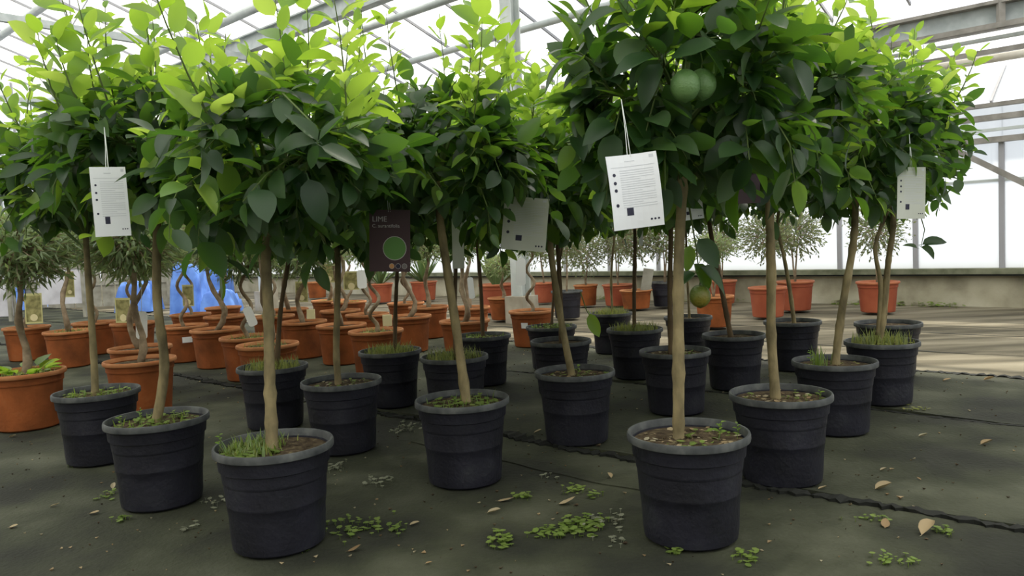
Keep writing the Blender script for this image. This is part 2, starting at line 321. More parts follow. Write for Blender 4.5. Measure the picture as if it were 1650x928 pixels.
# roof: sheets, glazing bars, purlins, tie beams, a vent standing open
ce = tag(empty('ceiling'), kind='structure')
rows_v = [(12.0, 10.95), (9.8, 8.1), (8.1, 5.3), (5.3, V_RIDGE), (V_RIDGE, -2.3), (-2.3, V0)]
for (va, vb) in rows_v:
    me = None
    for u in [UM[0] + PITCH_U * k for k in range(-1, 29)]:
        if u > U1: break
        p0 = uv(0, va, roof_z(va)); p1 = uv(0, vb, roof_z(vb))
        if me is None:
            g = 0.02 * UX; w = (PITCH_U - 0.02) * UX; off = np.array([0, 0, roof_z(va)])
            me = MB().add([g, w, w + (p1 - p0), g + (p1 - p0)], [(0, 1, 2, 3)]).mesh('roof_sheet', 'roof_pane')
        put('roof_sheet', me, ce, uv(u, va, roof_z(va)))
for u in [UM[0] + PITCH_U * k for k in range(-1, 29)]:
    if u > U1: break
    MB().bar(uv(u, 12.1, roof_z(12.1) - 0.03), uv(u, V_RIDGE, roof_z(V_RIDGE) - 0.03), 0.028, 0.045).build('glazing_bar', 'bar', ce)
    MB().bar(uv(u, V0, roof_z(V0) - 0.03), uv(u, V_RIDGE, roof_z(V_RIDGE) - 0.03), 0.028, 0.045).build('glazing_bar', 'bar', ce)
for v, r in ((10.25, 0.06), (9.05, 0.065), (7.7, 0.085), (5.65, 0.085), (3.6, 0.07)):
    MB().tube([uv(U0, v, roof_z(v) - 0.12), uv(U1, v, roof_z(v) - 0.12)], r, 10).build('purlin', 'pale_steel', ce, True)
zb = roof_z(8.3) - 0.2
ubar('beam_web', U0, U1, 8.3, zb, 0.03, 0.30, 'steel', ce); ubar('beam_flange', U0, U1, 8.3, zb - 0.16, 0.18, 0.03, 'steel', ce); ubar('beam_flange', U0, U1, 8.3, zb + 0.15, 0.18, 0.03, 'steel', ce)
for u in (0.4, 7.3, 14.2, 21.1):
    MB().bar(uv(u, 8.3, 5.02), uv(u, V0, 5.02), 0.09, 0.13).build('tie_beam', 'steel', ce)
    for v in (7.0, 5.0, 3.0):
        for dv in (-0.7, 0.0, 0.7):
            MB().bar(uv(u, v, 5.05), uv(u, v + dv, roof_z(v + dv) - 0.1), 0.018, 0.018, (1, 0, 0)).build('strut', 'bar', ce)
for u, uu in ((14.2, 'x'), (21.1, 'x')):
    MB().bar(uv(u, 5.5, 4.2), uv(u, 8.3, 5.0), 0.04, 0.04).build('knee_brace', 'steel', ce)
def column(u, v, top, label):
    c = tag(empty('steel_column', uv(u, v, 0), a_u), label, 'column')
    w = 0.10
    MB().box((-w, -w, 0.3), (w, -w + 0.02, top)).build('flange', 'pale_steel', c)
    MB().box((-w, w - 0.02, 0.3), (w, w, top)).build('flange', 'pale_steel', c)
    MB().box((-0.012, -w + 0.02, 0.3), (0.012, w - 0.02, top)).build('web', 'pale_steel', c)
    MB().box((-0.17, -0.17, -0.03), (0.17, 0.17, 0.36)).build('footing', 'footing', c)
column(7.3, 8.3, zb - 0.18, 'pale steel column on concrete footing behind the middle trees')
column(14.2, 8.3, zb - 0.18, 'pale steel column under the roof beam, further back on the left')
column(22.5, 5.9, roof_z(5.9) - .2, 'distant pale steel column at far left above the olive foliage')

# ------------------------------------------------------------------ pots, soil
def profile_pot(Rr, H, kind):
    b = Rr * 0.765
    if kind == 'black':
        body = [(0.0, 0.004), (b - 0.012, 0.004), (b, 0.014), (b + 0.004, 0.05), (Rr * 0.80, H * 0.35), (Rr * 0.822, H * 0.45), (Rr * 0.827, H * 0.455), (Rr * 0.829, H * 0.475), (Rr * 0.828, H * 0.48), (Rr * 0.852, H * 0.66), (Rr * 0.860, H * 0.667), (Rr * 0.866, H * 0.69), (Rr * 0.866, H * 0.695), (Rr * 0.885, H * 0.785), (Rr * 0.915, H * 0.795), (Rr * 0.93, H * 0.90), (Rr * 0.95, H * 0.93), (Rr * 0.90, H * 0.93), (Rr * 0.86, H * 0.75), (0.0, H * 0.75)]
        rim = [(Rr * 0.945, H * 0.925), (Rr * 0.995, H * 0.93), (Rr * 1.0, H * 0.945), (Rr * 0.998, H * 0.985), (Rr * 0.985, H * 1.0), (Rr * 0.955, H * 1.0), (Rr * 0.94, H * 0.985), (Rr * 0.92, H * 0.90)]
    else:
        b = Rr * 0.78; body = [(0.0, 0.004), (b - 0.012, 0.004), (b, 0.014), (b + 0.004, 0.06), (Rr * 0.83, H * 0.4), (Rr * 0.885, H * 0.80), (Rr * 0.915, H * 0.805), (Rr * 0.92, H * 0.83), (Rr * 0.915, H * 0.835), (Rr * 0.93, H * 0.93), (Rr * 0.90, H * 0.93), (Rr * 0.86, H * 0.72), (0.0, H * 0.72)]
        rim = [(Rr * 0.93, H * 0.92), (Rr * 0.985, H * 0.925), (Rr * 1.0, H * 0.945), (Rr * 1.0, H * 0.975), (Rr * 0.985, H * 0.997), (Rr * 0.955, H * 1.0), (Rr * 0.93, H * 0.985), (Rr * 0.89, H * 0.88)]
    return body, rim
POTM = {}
def pot_meshes(D, H, kind):
    key = (D, H, kind)
    if key not in POTM:
        body, rim = profile_pot(D / 2, H, 'black' if kind == 'black' else 'terra')
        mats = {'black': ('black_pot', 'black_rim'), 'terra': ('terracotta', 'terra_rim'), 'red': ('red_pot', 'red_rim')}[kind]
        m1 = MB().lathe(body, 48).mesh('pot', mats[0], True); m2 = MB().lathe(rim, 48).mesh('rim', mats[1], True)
        m1.set_sharp_from_angle(angle=radians(28)); m2.set_sharp_from_angle(angle=radians(40))
        rg = random.Random(int(D * 1000)); s = MB(); R = D / 2 * (0.915 if kind == 'black' else 0.885); nr, na = 6, 26
        s.v.append((0, 0, H * 0.94))
        for i in range(1, nr + 1):
            for k in range(na):
                a = 2 * pi * k / na; r = R * i / nr
                s.v.append((r * cos(a), r * sin(a), H * (0.935 - 0.02 * (i / nr)) + (rg.uniform(-0.006, 0.006) if i < nr else 0)))
        for k in range(na): s.f.append((0, 1 + k, 1 + (k + 1) % na))
        for i in range(nr - 1):
            for k in range(na):
                a = 1 + i * na + k; b = 1 + i * na + (k + 1) % na; s.f.append((a, a + na, b + na, b))
        POTM[key] = (m1, m2, s.mesh('soil', 'soil', True))
    return POTM[key]
def add_pot(root, D, H, kind, tilt=(0, 0), spin=0.0):
    m1, m2, m3 = pot_meshes(D, H, kind)
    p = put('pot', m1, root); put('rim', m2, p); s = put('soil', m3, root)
    p.rotation_euler = (0, 0, spin); s.rotation_euler = (0, 0, spin)
    return p
def blades(rg, n, x0, y0, sx, sy, z, h, w=0.004, lean=0.5, rmax=0.19):
    mb = MB()
    for _ in range(n):
        for _t in range(8):
            x = x0 + rg.gauss(0, sx); y = y0 + rg.gauss(0, sy)
            if x * x + y * y < rmax * rmax: break
        else: continue
        a = rg.uniform(0, 2 * pi); hh = h * rg.uniform(0.4, 1.2); l = lean * rg.uniform(0.2, 1) * hh
        dx, dy = cos(a), sin(a); px, py = -dy * w, dx * w
        mb.add([(x - px, y - py, z), (x + px, y + py, z), (x + dx * l * .35 + px * .8, y + dy * l * .35 + py * .8, z + hh * .6), (x + dx * l * .35 - px * .8, y + dy * l * .35 - py * .8, z + hh * .6), (x + dx * l, y + dy * l, z + hh)],
               [(0, 1, 2, 3), (3, 2, 4)])
    return mb
def rosettes(rg, n, x0, y0, sx, sy, z, size, rmax=0.19, hmax=0.03):
    mb = MB()
    for _ in range(n):
        for _t in range(8):
            x = x0 + rg.gauss(0, sx); y = y0 + rg.gauss(0, sy)
            if x * x + y * y < rmax * rmax: break
        else: continue
        zz = z + rg.uniform(0.004, hmax); r = size * rg.uniform(0.5, 1.1); a0 = rg.uniform(0, 6.28); tl = rg.uniform(-0.4, 0.4)
        vs = [(x + r * cos(a0 + k * pi / 3) * (1 if k % 3 else 1.3), y + r * sin(a0 + k * pi / 3), zz + tl * r * cos(k * pi / 3)) for k in range(6)]
        mb.add(vs, [(0, 1, 2, 3), (0, 3, 4, 5)])
        mb.tube([(x, y, z - 0.005), (x, y, zz)], 0.0012, 3, False)
    return mb
def merge(*mbs):
    o = MB()
    for m in mbs: o.add(m.v, m.f)
    return o

# ------------------------------------------------------------------ citrus leaves
def leaf_variant(rg, w, fold, curl, twist, nst=6):
    """unit leaf: base at origin, tip at +Y, upper face +Z; folded along the midrib, tip drooping"""
    vs = []; fs = []
    for i in range(nst + 1):
        t = i / nst; y = t; z = -curl * t * t
        hw = w * (sin(pi * t ** 0.86) ** 0.62) * 0.5 if 0 < t < 1 else 0.0
        ang = twist * t
        if i == 0: vs.append((0, 0, 0)); continue
        if i == nst: vs.append((0, y, z)); continue
        zz = fold * hw
        wob = rg.uniform(-0.012, 0.012)
        vs += [(-hw * cos(ang), y - 0.02, z + zz - hw * sin(ang) + wob), (0, y, z), (hw * cos(ang), y - 0.02, z + zz + hw * sin(ang) - wob)]
    a = lambda i, k: 1 + (i - 1) * 3 + k
    fs += [(0, a(1, 1), a(1, 0)), (0, a(1, 2), a(1, 1))]
    for i in range(1, nst - 1):
        fs += [(a(i, 0), a(i, 1), a(i + 1, 1), a(i + 1, 0)), (a(i, 1), a(i, 2), a(i + 1, 2), a(i + 1, 1))]
    tip = 1 + (nst - 1) * 3
    fs += [(a(nst - 1, 0), a(nst - 1, 1), tip), (a(nst - 1, 1), a(nst - 1, 2), tip)]
    # petiole
    o = len(vs); vs += [(-0.012, -0.14, 0.02), (0.012, -0.14, 0.02), (0.012, 0.02, 0.0), (-0.012, 0.02, 0.0)]; fs.append((o, o + 1, o + 2, o + 3))
    mb = MB(); mb.add(vs, fs); return mb
rg = random.Random(11)
LV = [leaf_variant(rg, w, f, c, t) for w, f, c, t in ((0.52, 0.35, 0.12, 0.2), (0.46, 0.6, 0.25, -0.3), (0.58, 0.25, 0.05, 0.0), (0.50, 0.5, 0.35, 0.4), (0.42, 0.75, 0.18, 0.1), (0.55, 0.15, 0.22, -0.2), (0.48, 0.45, -0.08, 0.3), (0.62, 0.3, 0.16, 0.1))]
LM = [v.mesh('leaf', 'leaf', True) for v in LV]; YM = [v.mesh('leaf', 'young', True) for v in LV]
LVA = [np.array(v.v) for v in LV]

def nrm(a): return a / max(np.linalg.norm(a), 1e-9)
def leaf_frame(d, n):
    d = nrm(d); n = n - d * np.dot(n, d)
    if np.linalg.norm(n) < 1e-4: n = np.cross(d, [1, 0.3, 0.2])
    n = nrm(n); x = np.cross(d, n); return x, d, n
def bez(p0, p1, p2, t): return (1 - t) ** 2 * p0 + 2 * t * (1 - t) * p1 + t * t * p2
def grow_leaves(rg, out, p0, p1, p2, t0, n, size, young, up=0.35, spread=1.0):
    phi = rg.uniform(0, 6.28)
    for i in range(n):
        t = t0 + (1 - t0) * (i + rg.uniform(0, 0.6)) / n; t = min(t, 1.0)
        p = bez(p0, p1, p2, t); ax = nrm(bez(p0, p1, p2, min(t + .05, 1.05)) - bez(p0, p1, p2, t - .05))
        phi += 2.4 + rg.uniform(-.4, .4)
        e1 = nrm(np.cross(ax, [0.31, 0.2, 0.93])); e2 = np.cross(ax, e1)
        rad = cos(phi) * e1 + sin(phi) * e2
        k = spread * (1.0 - 0.45 * (t > 0.93))
        d = nrm(ax * rg.uniform(0.35, 0.9) + rad * k + np.array([0, 0, -0.18 if not young else 0.1]) + np.array([rg.gauss(0, .18), rg.gauss(0, .18), rg.gauss(0, .18)]))
        n_ = nrm(np.array([rg.gauss(0, .38), rg.gauss(0, .38), 1.0]) + ax * up)
        s = size * rg.uniform(0.7, 1.25) * (0.6 if t > 0.95 else 1.0)
        out.append((p + rad * 0.004 + d * 0.14 * s, d, n_, s, young))
def crown(rg, base, c, R, nshoot, nlong, leafsize, youth, blocked):
    """limbs, their twigs and the leaves of one head; returns ([branch MB], leaves)"""
    brs = []; lvs = []; limbs = []; twg = MB()
    nb = 7
    for k in range(nb):
        a = 2 * pi * (k + rg.uniform(-.3, .3)) / nb; el = rg.uniform(-0.25, 0.9) if k else 1.3
        e = c + R * np.array([cos(a) * cos(el), sin(a) * cos(el), sin(el)]) * rg.uniform(0.5, 0.68)
        m = (base + e) / 2 + np.array([0, 0, 0.08])
        mb = MB(); pts = [bez(base, m, e, t) for t in np.linspace(0, 1, 6)]
        mb.tube(pts, [0.012, 0.011, 0.0095, 0.008, 0.007, 0.005], 6); brs.append(mb); limbs.append((base, m, e))
    for i in range(nshoot):
        # even directions over the head
        z = 1 - 2 * (i + 0.5) / nshoot; z = max(-0.95, min(1, z + rg.uniform(-.12, .12))); a = i * 2.39996 + rg.uniform(-.3, .3)
        q = math.sqrt(max(0, 1 - z * z)); dr = np.array([q * cos(a), q * sin(a), z])
        tip = c + R * dr * rg.uniform(0.82, 1.12)
        best = None
        for j, (p0, m, e) in enumerate(limbs):
            for t in (0.45, 0.7, 0.95):
                p = bez(p0, m, e, t); dd = np.linalg.norm(p - tip) + rg.uniform(0, .08)
                if best is None or dd < best[0]: best = (dd, j, p)
        p0 = best[2]; m = p0 + (tip - p0) * 0.5 + np.array([0, 0, rg.uniform(0.0, 0.08)])
        if blocked(tip) or blocked((p0 + tip) / 2) or blocked(m): continue
        twg.tube([bez(p0, m, tip, t) for t in (0, .33, .66, 1)], [0.0045, 0.0038, 0.003, 0.0016], 4, False)
        hgt = (tip[2] - c[2]) / R[2]
        yng = rg.random() < youth * (0.03 + 1.1 * max(0, hgt - .1) ** 1.1)  # bright young tint grows with height; share also stands in for lit tops
        L = np.linalg.norm(tip - p0)
        grow_leaves(rg, lvs, p0, m, tip, 0.12, int(7 + L * 17), leafsize * (0.9 if yng else 1.0), yng)
    for i in range(6):
        a = rg.uniform(0, 6.28); q = rg.uniform(0.35, 0.9)
        p0 = c + R * np.array([q * cos(a), q * sin(a), -0.55 * math.sqrt(1 - q * q)]); ln = rg.uniform(0.16, 0.30)
        tip = p0 + np.array([cos(a) * .5 * ln, sin(a) * .5 * ln, -ln * .9]); m = p0 + np.array([cos(a), sin(a), 0]) * .5 * ln
        if blocked(tip) or blocked((p0 + tip) / 2) or blocked(m): continue
        twg.tube([bez(p0, m, tip, t) for t in (0, .33, .66, 1)], [0.004, 0.0035, 0.0028, 0.0014], 4, False)
        grow_leaves(rg, lvs, p0, m, tip, 0.1, int(5 + ln * 14), leafsize * rg.uniform(0.7, 1.0), rg.random() < .12, 0.1, 0.8)
    for i in range(nlong):
        a = rg.uniform(0, 6.28); q = rg.uniform(0.05, 0.85)
        p0 = c + R * np.array([q * cos(a), q * sin(a), 0.55 * math.sqrt(1 - q * q * .8)])
        ln = rg.uniform(0.24, 0.50)
        tip = p0 + np.array([cos(a) * q * 0.32 * ln + rg.gauss(0, .04), sin(a) * q * 0.32 * ln + rg.gauss(0, .04), ln]) 
        m = (p0 + tip) / 2 + np.array([cos(a), sin(a), 0]) * 0.03
        if blocked(tip) or blocked((p0 + tip) / 2) or blocked(m): continue
        twg.tube([bez(p0, m, tip, t) for t in (0, .33, .66, 1)], [0.004, 0.0035, 0.0028, 0.0014], 4, False)
        grow_leaves(rg, lvs, p0, m, tip, 0.1, int(7 + ln * 13), leafsize * rg.uniform(0.6, 0.95), True, 0.1, 0.8)
    return brs, twg, lvs
def leaf_stuff(leaves, rg, name, mat, parent):
    V = []; Fs = []; o = 0
    for (p, d, n, s, y) in leaves:
        k = rg.randrange(len(LV)); x, dd, nn = leaf_frame(d, n)
        Mx = np.stack([x, dd, nn], 1) * s
        V.append(LVA[k] @ Mx.T + p); Fs += [tuple(i + o for i in f) for f in LV[k].f]; o += len(LVA[k])
    mb = MB(); mb.v = [tuple(r) for r in np.concatenate(V).tolist()]; mb.f = Fs
    return tag(mb.build(name, mat, parent, True), kind='stuff')
def place_leaf(p, d, n, s, y, rg, parent):
    k = rg.randrange(len(LM)); o = put('leaf', (YM if y else LM)[k], parent)
    x, dd, nn = leaf_frame(d, n)
    o.matrix_basis = Matrix(((x[0] * s, dd[0] * s, nn[0] * s, p[0]), (x[1] * s, dd[1] * s, nn[1] * s, p[1]), (x[2] * s, dd[2] * s, nn[2] * s, p[2]), (0, 0, 0, 1)))
    return o
def trunk_mesh(pts, r0, r1, rg, n=10):
    """smooth tapering stem with knots through the given points"""
    P = [np.array(p, float) for p in pts]; out = []
    for i in range(len(P) - 1):
        a = P[max(i - 1, 0)]; b = P[i]; c = P[i + 1]; d = P[min(i + 2, len(P) - 1)]
        for t in np.linspace(0, 1, 9)[:-1]:
            out.append(0.5 * ((2 * b) + (c - a) * t + (2 * a - 5 * b + 4 * c - d) * t * t + (3 * b - a - 3 * c + d) * t ** 3))
    out.append(P[-1]); m = len(out)
    rad = [(r0 + (r1 - r0) * i / (m - 1)) * (1.0 + rg.uniform(-.06, .06) + (0.16 if rg.random() < 0.12 else 0)) for i in range(m)]
    rad[0] *= 1.25
    return MB().tube(out, rad, n)

# the shoots do not hang in front of the big tags (as tied on by the grower): boxes of air before each tag
TAG_AIR = [(at(178, 322, 2.95), .10, .17), (at(1022, 308, 2.36), .12, .15), (at(630, 386, 3.45), .13, .17), (at(1468, 318, 3.85), .10, .14), (at(855, 365, 3.72), .08, .10), (at(1118, 140, 2.55), .085, .07), (at(512, 226, 2.42), .10, .09)]
def before_tag(p):
    for c, hw, hh in TAG_AIR:
        k = c[1] / p[1] if p[1] > 0.3 else 0
        q = CAM + (p - CAM) * k
        if p[1] < c[1] + 0.05 and abs(q[0] - c[0]) < hw and abs(q[2] - c[2]) < hh: return True
    return False
def citrus(name, xy, trunk_px, label, seed, nobj, crown_dz=0.0, R=0.46, Rz=0.46, nshoot=78, nlong=10, size=0.125, youth=0.6, weeds=None, r0=0.023, D=0.45, H=0.398, bark='bark', stems=None, ctop=1.55, off=(0, 0)):
    rg = random.Random(seed); x, y = xy
    root = tag(empty(name, (x, y, 0)), label, 'potted tree', 'lime trees in black pots')
    add_pot(root, D, H, 'black', spin=rg.uniform(0, 6))
    loc = np.array([x, y, 0])
    pts = [at(px, py, y) - loc for px, py in trunk_px]
    pts[0][2] = H * 0.90
    top = pts[-1].copy(); fork = top + np.array([0, 0, 0.10]); 
    cen = np.array([top[0] * 0.9 + off[0], top[1] + off[1], ctop + crown_dz])
    fork = top + nrm(cen - top) * min(0.16, np.linalg.norm(cen - top) * .6)
    # bend the hidden depth a little so stems are not flat
    for p in pts[1:]: p[1] += rg.uniform(-.02, .02)
    trunk_mesh(pts + [fork], r0, r0 * 0.72, rg).build('trunk', bark, root, True)
    for extra in (stems or []):
        q = [at(px, py, y) - loc for px, py in extra]; q[0][2] = max(q[0][2], H * .9)
        trunk_mesh(q + [fork], r0 * .8, r0 * 0.5, rg).build('trunk', bark, root, True)
    brs, twg, lvs = crown(rg, fork, cen, np.array([R, R, Rz]), nshoot, nlong, size, youth, lambda p: before_tag(p + loc))
    for b in brs: b.build('branch', 'twig', root)
    tag(twg.build('twigs', 'twig', root), kind='stuff')
    lvs.sort(key=lambda l: np.linalg.norm(l[0] + loc - CAM))
    lvs = [l for l in lvs if l[0][2] > 0.93 and not before_tag(l[0] + loc + l[1] * l[3] * .5)]
    for l in lvs[:nobj]: place_leaf(*l, rg, root)
    rest = lvs[nobj:]
    mat_, yng_ = [l for l in rest if not l[4]], [l for l in rest if l[4]]
    if mat_: leaf_stuff(mat_, rg, 'foliage', 'leaf', root)
    if yng_: leaf_stuff(yng_, rg, 'young_foliage', 'young', root)
    if weeds:
        for nm, mb, mat in weeds(rg): tag(mb.build(nm, mat, root), kind='stuff')
    return root, cen + loc

ZS = 0.37
def w_grassy(rg): return [('weeds', merge(blades(rg, 200, -0.09, -0.02, 0.06, 0.085, ZS - .01, 0.06, 0.0035, .8), rosettes(rg, 130, -0.10, -0.06, 0.06, 0.07, ZS - .005, 0.013)), 'weed'), ('grass', blades(rg, 260, -0.09, -0.03, 0.06, 0.08, ZS - .01, 0.05, 0.003, .9), 'dry_grass')]
def w_leafy(rg): return [('weeds', merge(rosettes(rg, 120, 0, -0.03, 0.12, 0.10, ZS - .01, 0.014), blades(rg, 30, .02, 0, .12, .1, ZS - .01, 0.05)), 'weed')]
def w_dry(rg): return [('dry_litter', rosettes(rg, 70, 0, 0, 0.11, 0.11, ZS - .008, 0.012, hmax=.012), 'dry'), ('weeds', rosettes(rg, 30, .06, -.02, 0.09, 0.08, ZS - .01, 0.013), 'weed')]
def w_tuft(rg): return [('grass', blades(rg, 420, 0, -0.0, 0.1, 0.1, ZS - .01, 0.085, 0.0028, .7), 'dry_grass')]
def w_meadow(rg): return [('grass', merge(blades(rg, 320, 0.0, -0.0, 0.1, 0.1, ZS - .01, 0.10, 0.003, .6), rosettes(rg, 80, 0, -.05, .1, .07, ZS - .008, .013)), 'dry_grass')]
def w_moss(rg): return [('moss', rosettes(rg, 170, 0, 0, 0.11, 0.1, ZS - .012, 0.016, hmax=.008), 'dry_grass'), ('grass', blades(rg, 26, -0.09, 0.0, 0.02, 0.02, ZS - .01, 0.12, 0.0035, .5), 'weed')]

T = []
def tree(*a, **k):
    r = citrus('potted_lime_tree', *a, **k); T.append(r); return r[0]
tA = tree((-0.94, 2.93), [(438, 712), (433, 620), (431, 500), (430, 405)], 'foremost left lime tree, black pot with lush grassy weeds, no tag', 1, 300, weeds=w_grassy, size=0.13, nlong=13, off=(0.08, 0), ctop=1.45, Rz=0.32)
tB = tree((-1.65, 3.50), [(250, 668), (262, 590), (256, 480), (256, 345)], 'lime tree in the leaning-looking black pot, second from left among the front pots', 2, 300, weeds=w_leafy, nlong=13, ctop=1.6, Rz=0.31, youth=0.85)
tC = tree((-2.35, 4.29), [(153, 630), (150, 560), (142, 430)], 'leftmost lime tree in a black pot, beside the big orange pot', 3, 300, weeds=w_leafy, r0=0.021, nlong=8, ctop=1.62, Rz=0.33, youth=0.85)
tD = tree((-0.98, 4.30), [(545, 615), (543, 560), (545, 440)], 'lime tree in greyish black pot behind the foremost left tree, bare soil', 4, 300, weeds=w_dry, r0=0.02, ctop=1.44, Rz=0.35)
tE = tree((-0.26, 3.63), [(752, 645), (735, 530), (715, 400), (708, 345)], 'lime tree with slanting trunk, black pot standing alone near the centre', 5, 300, weeds=w_leafy, nlong=12, ctop=1.53, Rz=0.32)
tF = tree((0.33, 4.28), [(922, 602), (905, 520), (888, 410)], 'lime tree with trunk slanting left, black pot right of centre', 6, 300, weeds=w_dry, r0=0.021, nlong=12, ctop=1.5, Rz=0.38, youth=0.9)
tG = tree((0.63, 2.83), [(1093, 700), (1092, 600), (1094, 430), (1098, 290)], 'foremost right lime tree bearing twin green limes, black pot with seedlings', 7, 300, weeds=w_dry, size=0.135, nlong=8, R=0.43, ctop=1.68, Rz=0.42, youth=0.75)
tH = tree((1.19, 3.45), [(1250, 638), (1245, 540), (1241, 430), (1241, 345)], 'lime tree with straight trunk just behind the foremost right tree', 8, 300, weeds=w_dry, nlong=12, ctop=1.64, Rz=0.4, youth=0.8)
tI = tree((1.77, 4.25), [(1345, 585), (1356, 500), (1372, 400), (1380, 345)], 'lime tree with trunk slanting right, mossy soil with one grass tuft', 9, 300, weeds=w_moss, r0=0.022, nlong=14, youth=.8, ctop=1.62, Rz=0.42)
tJ = tree((2.35, 4.91), [(1417, 550), (1425, 480), (1432, 420), (1438, 365)], 'rightmost lime tree with two trunks rising from grassy black pot', 10, 300, weeds=w_meadow, r0=0.02, nlong=14, youth=.9, stems=[[(1415, 540), (1419, 460), (1411, 395)]], ctop=1.66, Rz=0.43)
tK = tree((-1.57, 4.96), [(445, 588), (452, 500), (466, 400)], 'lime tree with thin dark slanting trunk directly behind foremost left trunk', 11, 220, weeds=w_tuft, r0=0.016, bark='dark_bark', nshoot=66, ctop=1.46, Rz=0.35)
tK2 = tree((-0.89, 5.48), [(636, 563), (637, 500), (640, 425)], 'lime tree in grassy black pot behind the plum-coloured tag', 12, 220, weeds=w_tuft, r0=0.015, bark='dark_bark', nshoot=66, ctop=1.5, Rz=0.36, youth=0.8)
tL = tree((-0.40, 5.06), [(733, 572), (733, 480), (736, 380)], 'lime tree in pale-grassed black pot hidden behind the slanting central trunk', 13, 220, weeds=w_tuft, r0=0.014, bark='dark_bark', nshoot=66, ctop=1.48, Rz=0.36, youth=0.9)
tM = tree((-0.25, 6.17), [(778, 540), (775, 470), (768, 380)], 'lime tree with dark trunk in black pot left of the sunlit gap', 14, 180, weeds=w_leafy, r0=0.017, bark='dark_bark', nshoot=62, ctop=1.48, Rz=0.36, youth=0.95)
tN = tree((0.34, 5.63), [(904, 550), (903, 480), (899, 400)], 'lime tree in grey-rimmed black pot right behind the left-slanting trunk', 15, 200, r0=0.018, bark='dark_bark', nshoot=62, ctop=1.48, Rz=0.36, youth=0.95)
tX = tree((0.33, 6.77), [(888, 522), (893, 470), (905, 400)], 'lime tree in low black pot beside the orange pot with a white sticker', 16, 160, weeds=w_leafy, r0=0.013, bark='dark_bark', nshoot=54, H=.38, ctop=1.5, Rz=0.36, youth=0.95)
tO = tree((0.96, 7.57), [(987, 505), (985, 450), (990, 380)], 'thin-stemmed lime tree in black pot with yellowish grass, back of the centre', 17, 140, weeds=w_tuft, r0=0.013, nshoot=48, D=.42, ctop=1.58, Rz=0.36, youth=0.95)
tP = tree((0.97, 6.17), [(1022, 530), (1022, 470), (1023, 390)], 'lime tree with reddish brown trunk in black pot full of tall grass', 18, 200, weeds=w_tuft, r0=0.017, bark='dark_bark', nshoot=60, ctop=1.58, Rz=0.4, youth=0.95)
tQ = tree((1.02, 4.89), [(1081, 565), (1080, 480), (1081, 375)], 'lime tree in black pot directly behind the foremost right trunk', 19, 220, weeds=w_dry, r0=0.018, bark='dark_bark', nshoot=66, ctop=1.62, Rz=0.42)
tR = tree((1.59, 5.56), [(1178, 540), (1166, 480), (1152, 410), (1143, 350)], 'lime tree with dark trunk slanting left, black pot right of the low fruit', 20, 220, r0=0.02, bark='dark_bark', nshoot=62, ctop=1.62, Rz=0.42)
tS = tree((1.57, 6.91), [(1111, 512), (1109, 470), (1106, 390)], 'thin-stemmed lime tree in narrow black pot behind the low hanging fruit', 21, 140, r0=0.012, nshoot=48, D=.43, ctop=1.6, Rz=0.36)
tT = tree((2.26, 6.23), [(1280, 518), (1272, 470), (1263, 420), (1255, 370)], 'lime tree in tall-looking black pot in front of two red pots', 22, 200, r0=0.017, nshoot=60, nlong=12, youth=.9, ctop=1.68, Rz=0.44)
tU = tree((2.85, 5.85), [(1425, 522), (1432, 470), (1436, 410)], 'lime tree in grey-rimmed black pot mostly hidden behind the rightmost one', 23, 160, r0=0.012, nshoot=40, D=.48, R=.36, youth=.9, ctop=1.62, Rz=0.42)

# seedlings sprouting in some pots
def seedling(root, px, py, Y, h, n, size, seed):
    rg = random.Random(seed); loc = np.array(root.location); b = at(px, py, Y) - loc; b[2] = 0.365
    e = b + np.array([rg.uniform(-.015, .015), 0, h])
    st = MB().tube([b, (b + e) / 2 + np.array([.006, 0, 0]), e], [.0022, .002, .0012], 5).build('seedling', 'twig', root)
    for k in range(n):
        t = 0.35 + .65 * (k + .5) / n; a = k * 2.4 + rg.random(); p = b + (e - b) * t
        place_leaf(p, np.array([cos(a), sin(a), .45]), np.array([0, -.3, 1.0]), size * rg.uniform(.7, 1.2), True, rg, st)
for k, (rt, px, py, Y, h, n, sz) in enumerate([(tG, 1156, 690, 2.78, .075, 6, .03), (tG, 1188, 688, 2.85, .05, 4, .02), (tB, 222, 668, 3.42, .09, 7, .02), (tB, 196, 672, 3.4, .06, 6, .018), (tA, 352, 712, 2.9, .08, 6, .018), (tI, 1305, 580, 4.2, .1, 5, .03), (tE, 735, 640, 3.6, .05, 5, .02), (tF, 930, 598, 4.25, .06, 4, .03), (tH, 1320, 636, 3.42, .04, 4, .02)]):
    seedling(rt, px, py, Y, h, n, sz, 900 + k)
# limes
def fruit(root, p, r, mat='lime', stalk=0.05, squash=1.1):
    loc = np.array(root.location); prof = []
    for i in range(13):
        a = pi * i / 12; prof.append((max(r * sin(a), 0.0), -r * squash * cos(a) - (0.08 * r if i == 0 else 0)))
    o = MB().lathe(prof, 20).build('lime_fruit', mat, root, True); o.location = tuple(p - loc)
    MB().tube([(0, 0, r * squash), (0.004, 0, r * squash + stalk * .5), (0, 0.004, r * squash + stalk)], [0.003, 0.002, 0.002], 5).build('stalk', 'twig', o)
    return o
fruit(tG, at(1104, 138, 2.47), 0.047); fruit(tG, at(1131, 136, 2.53), 0.046)
fruit(tG, at(1128, 477, 3.05), 0.042, 'lime_ripe', 0.04)
fruit(tB, at(322, 378, 3.35), 0.034, 'lime'); fruit(tB, at(352, 352, 3.45), 0.045, 'lime')
fruit(tE, at(675, 386, 3.8), 0.03, 'lime')
fruit(tK2, at(653, 398, 5.2), 0.045, 'lime')
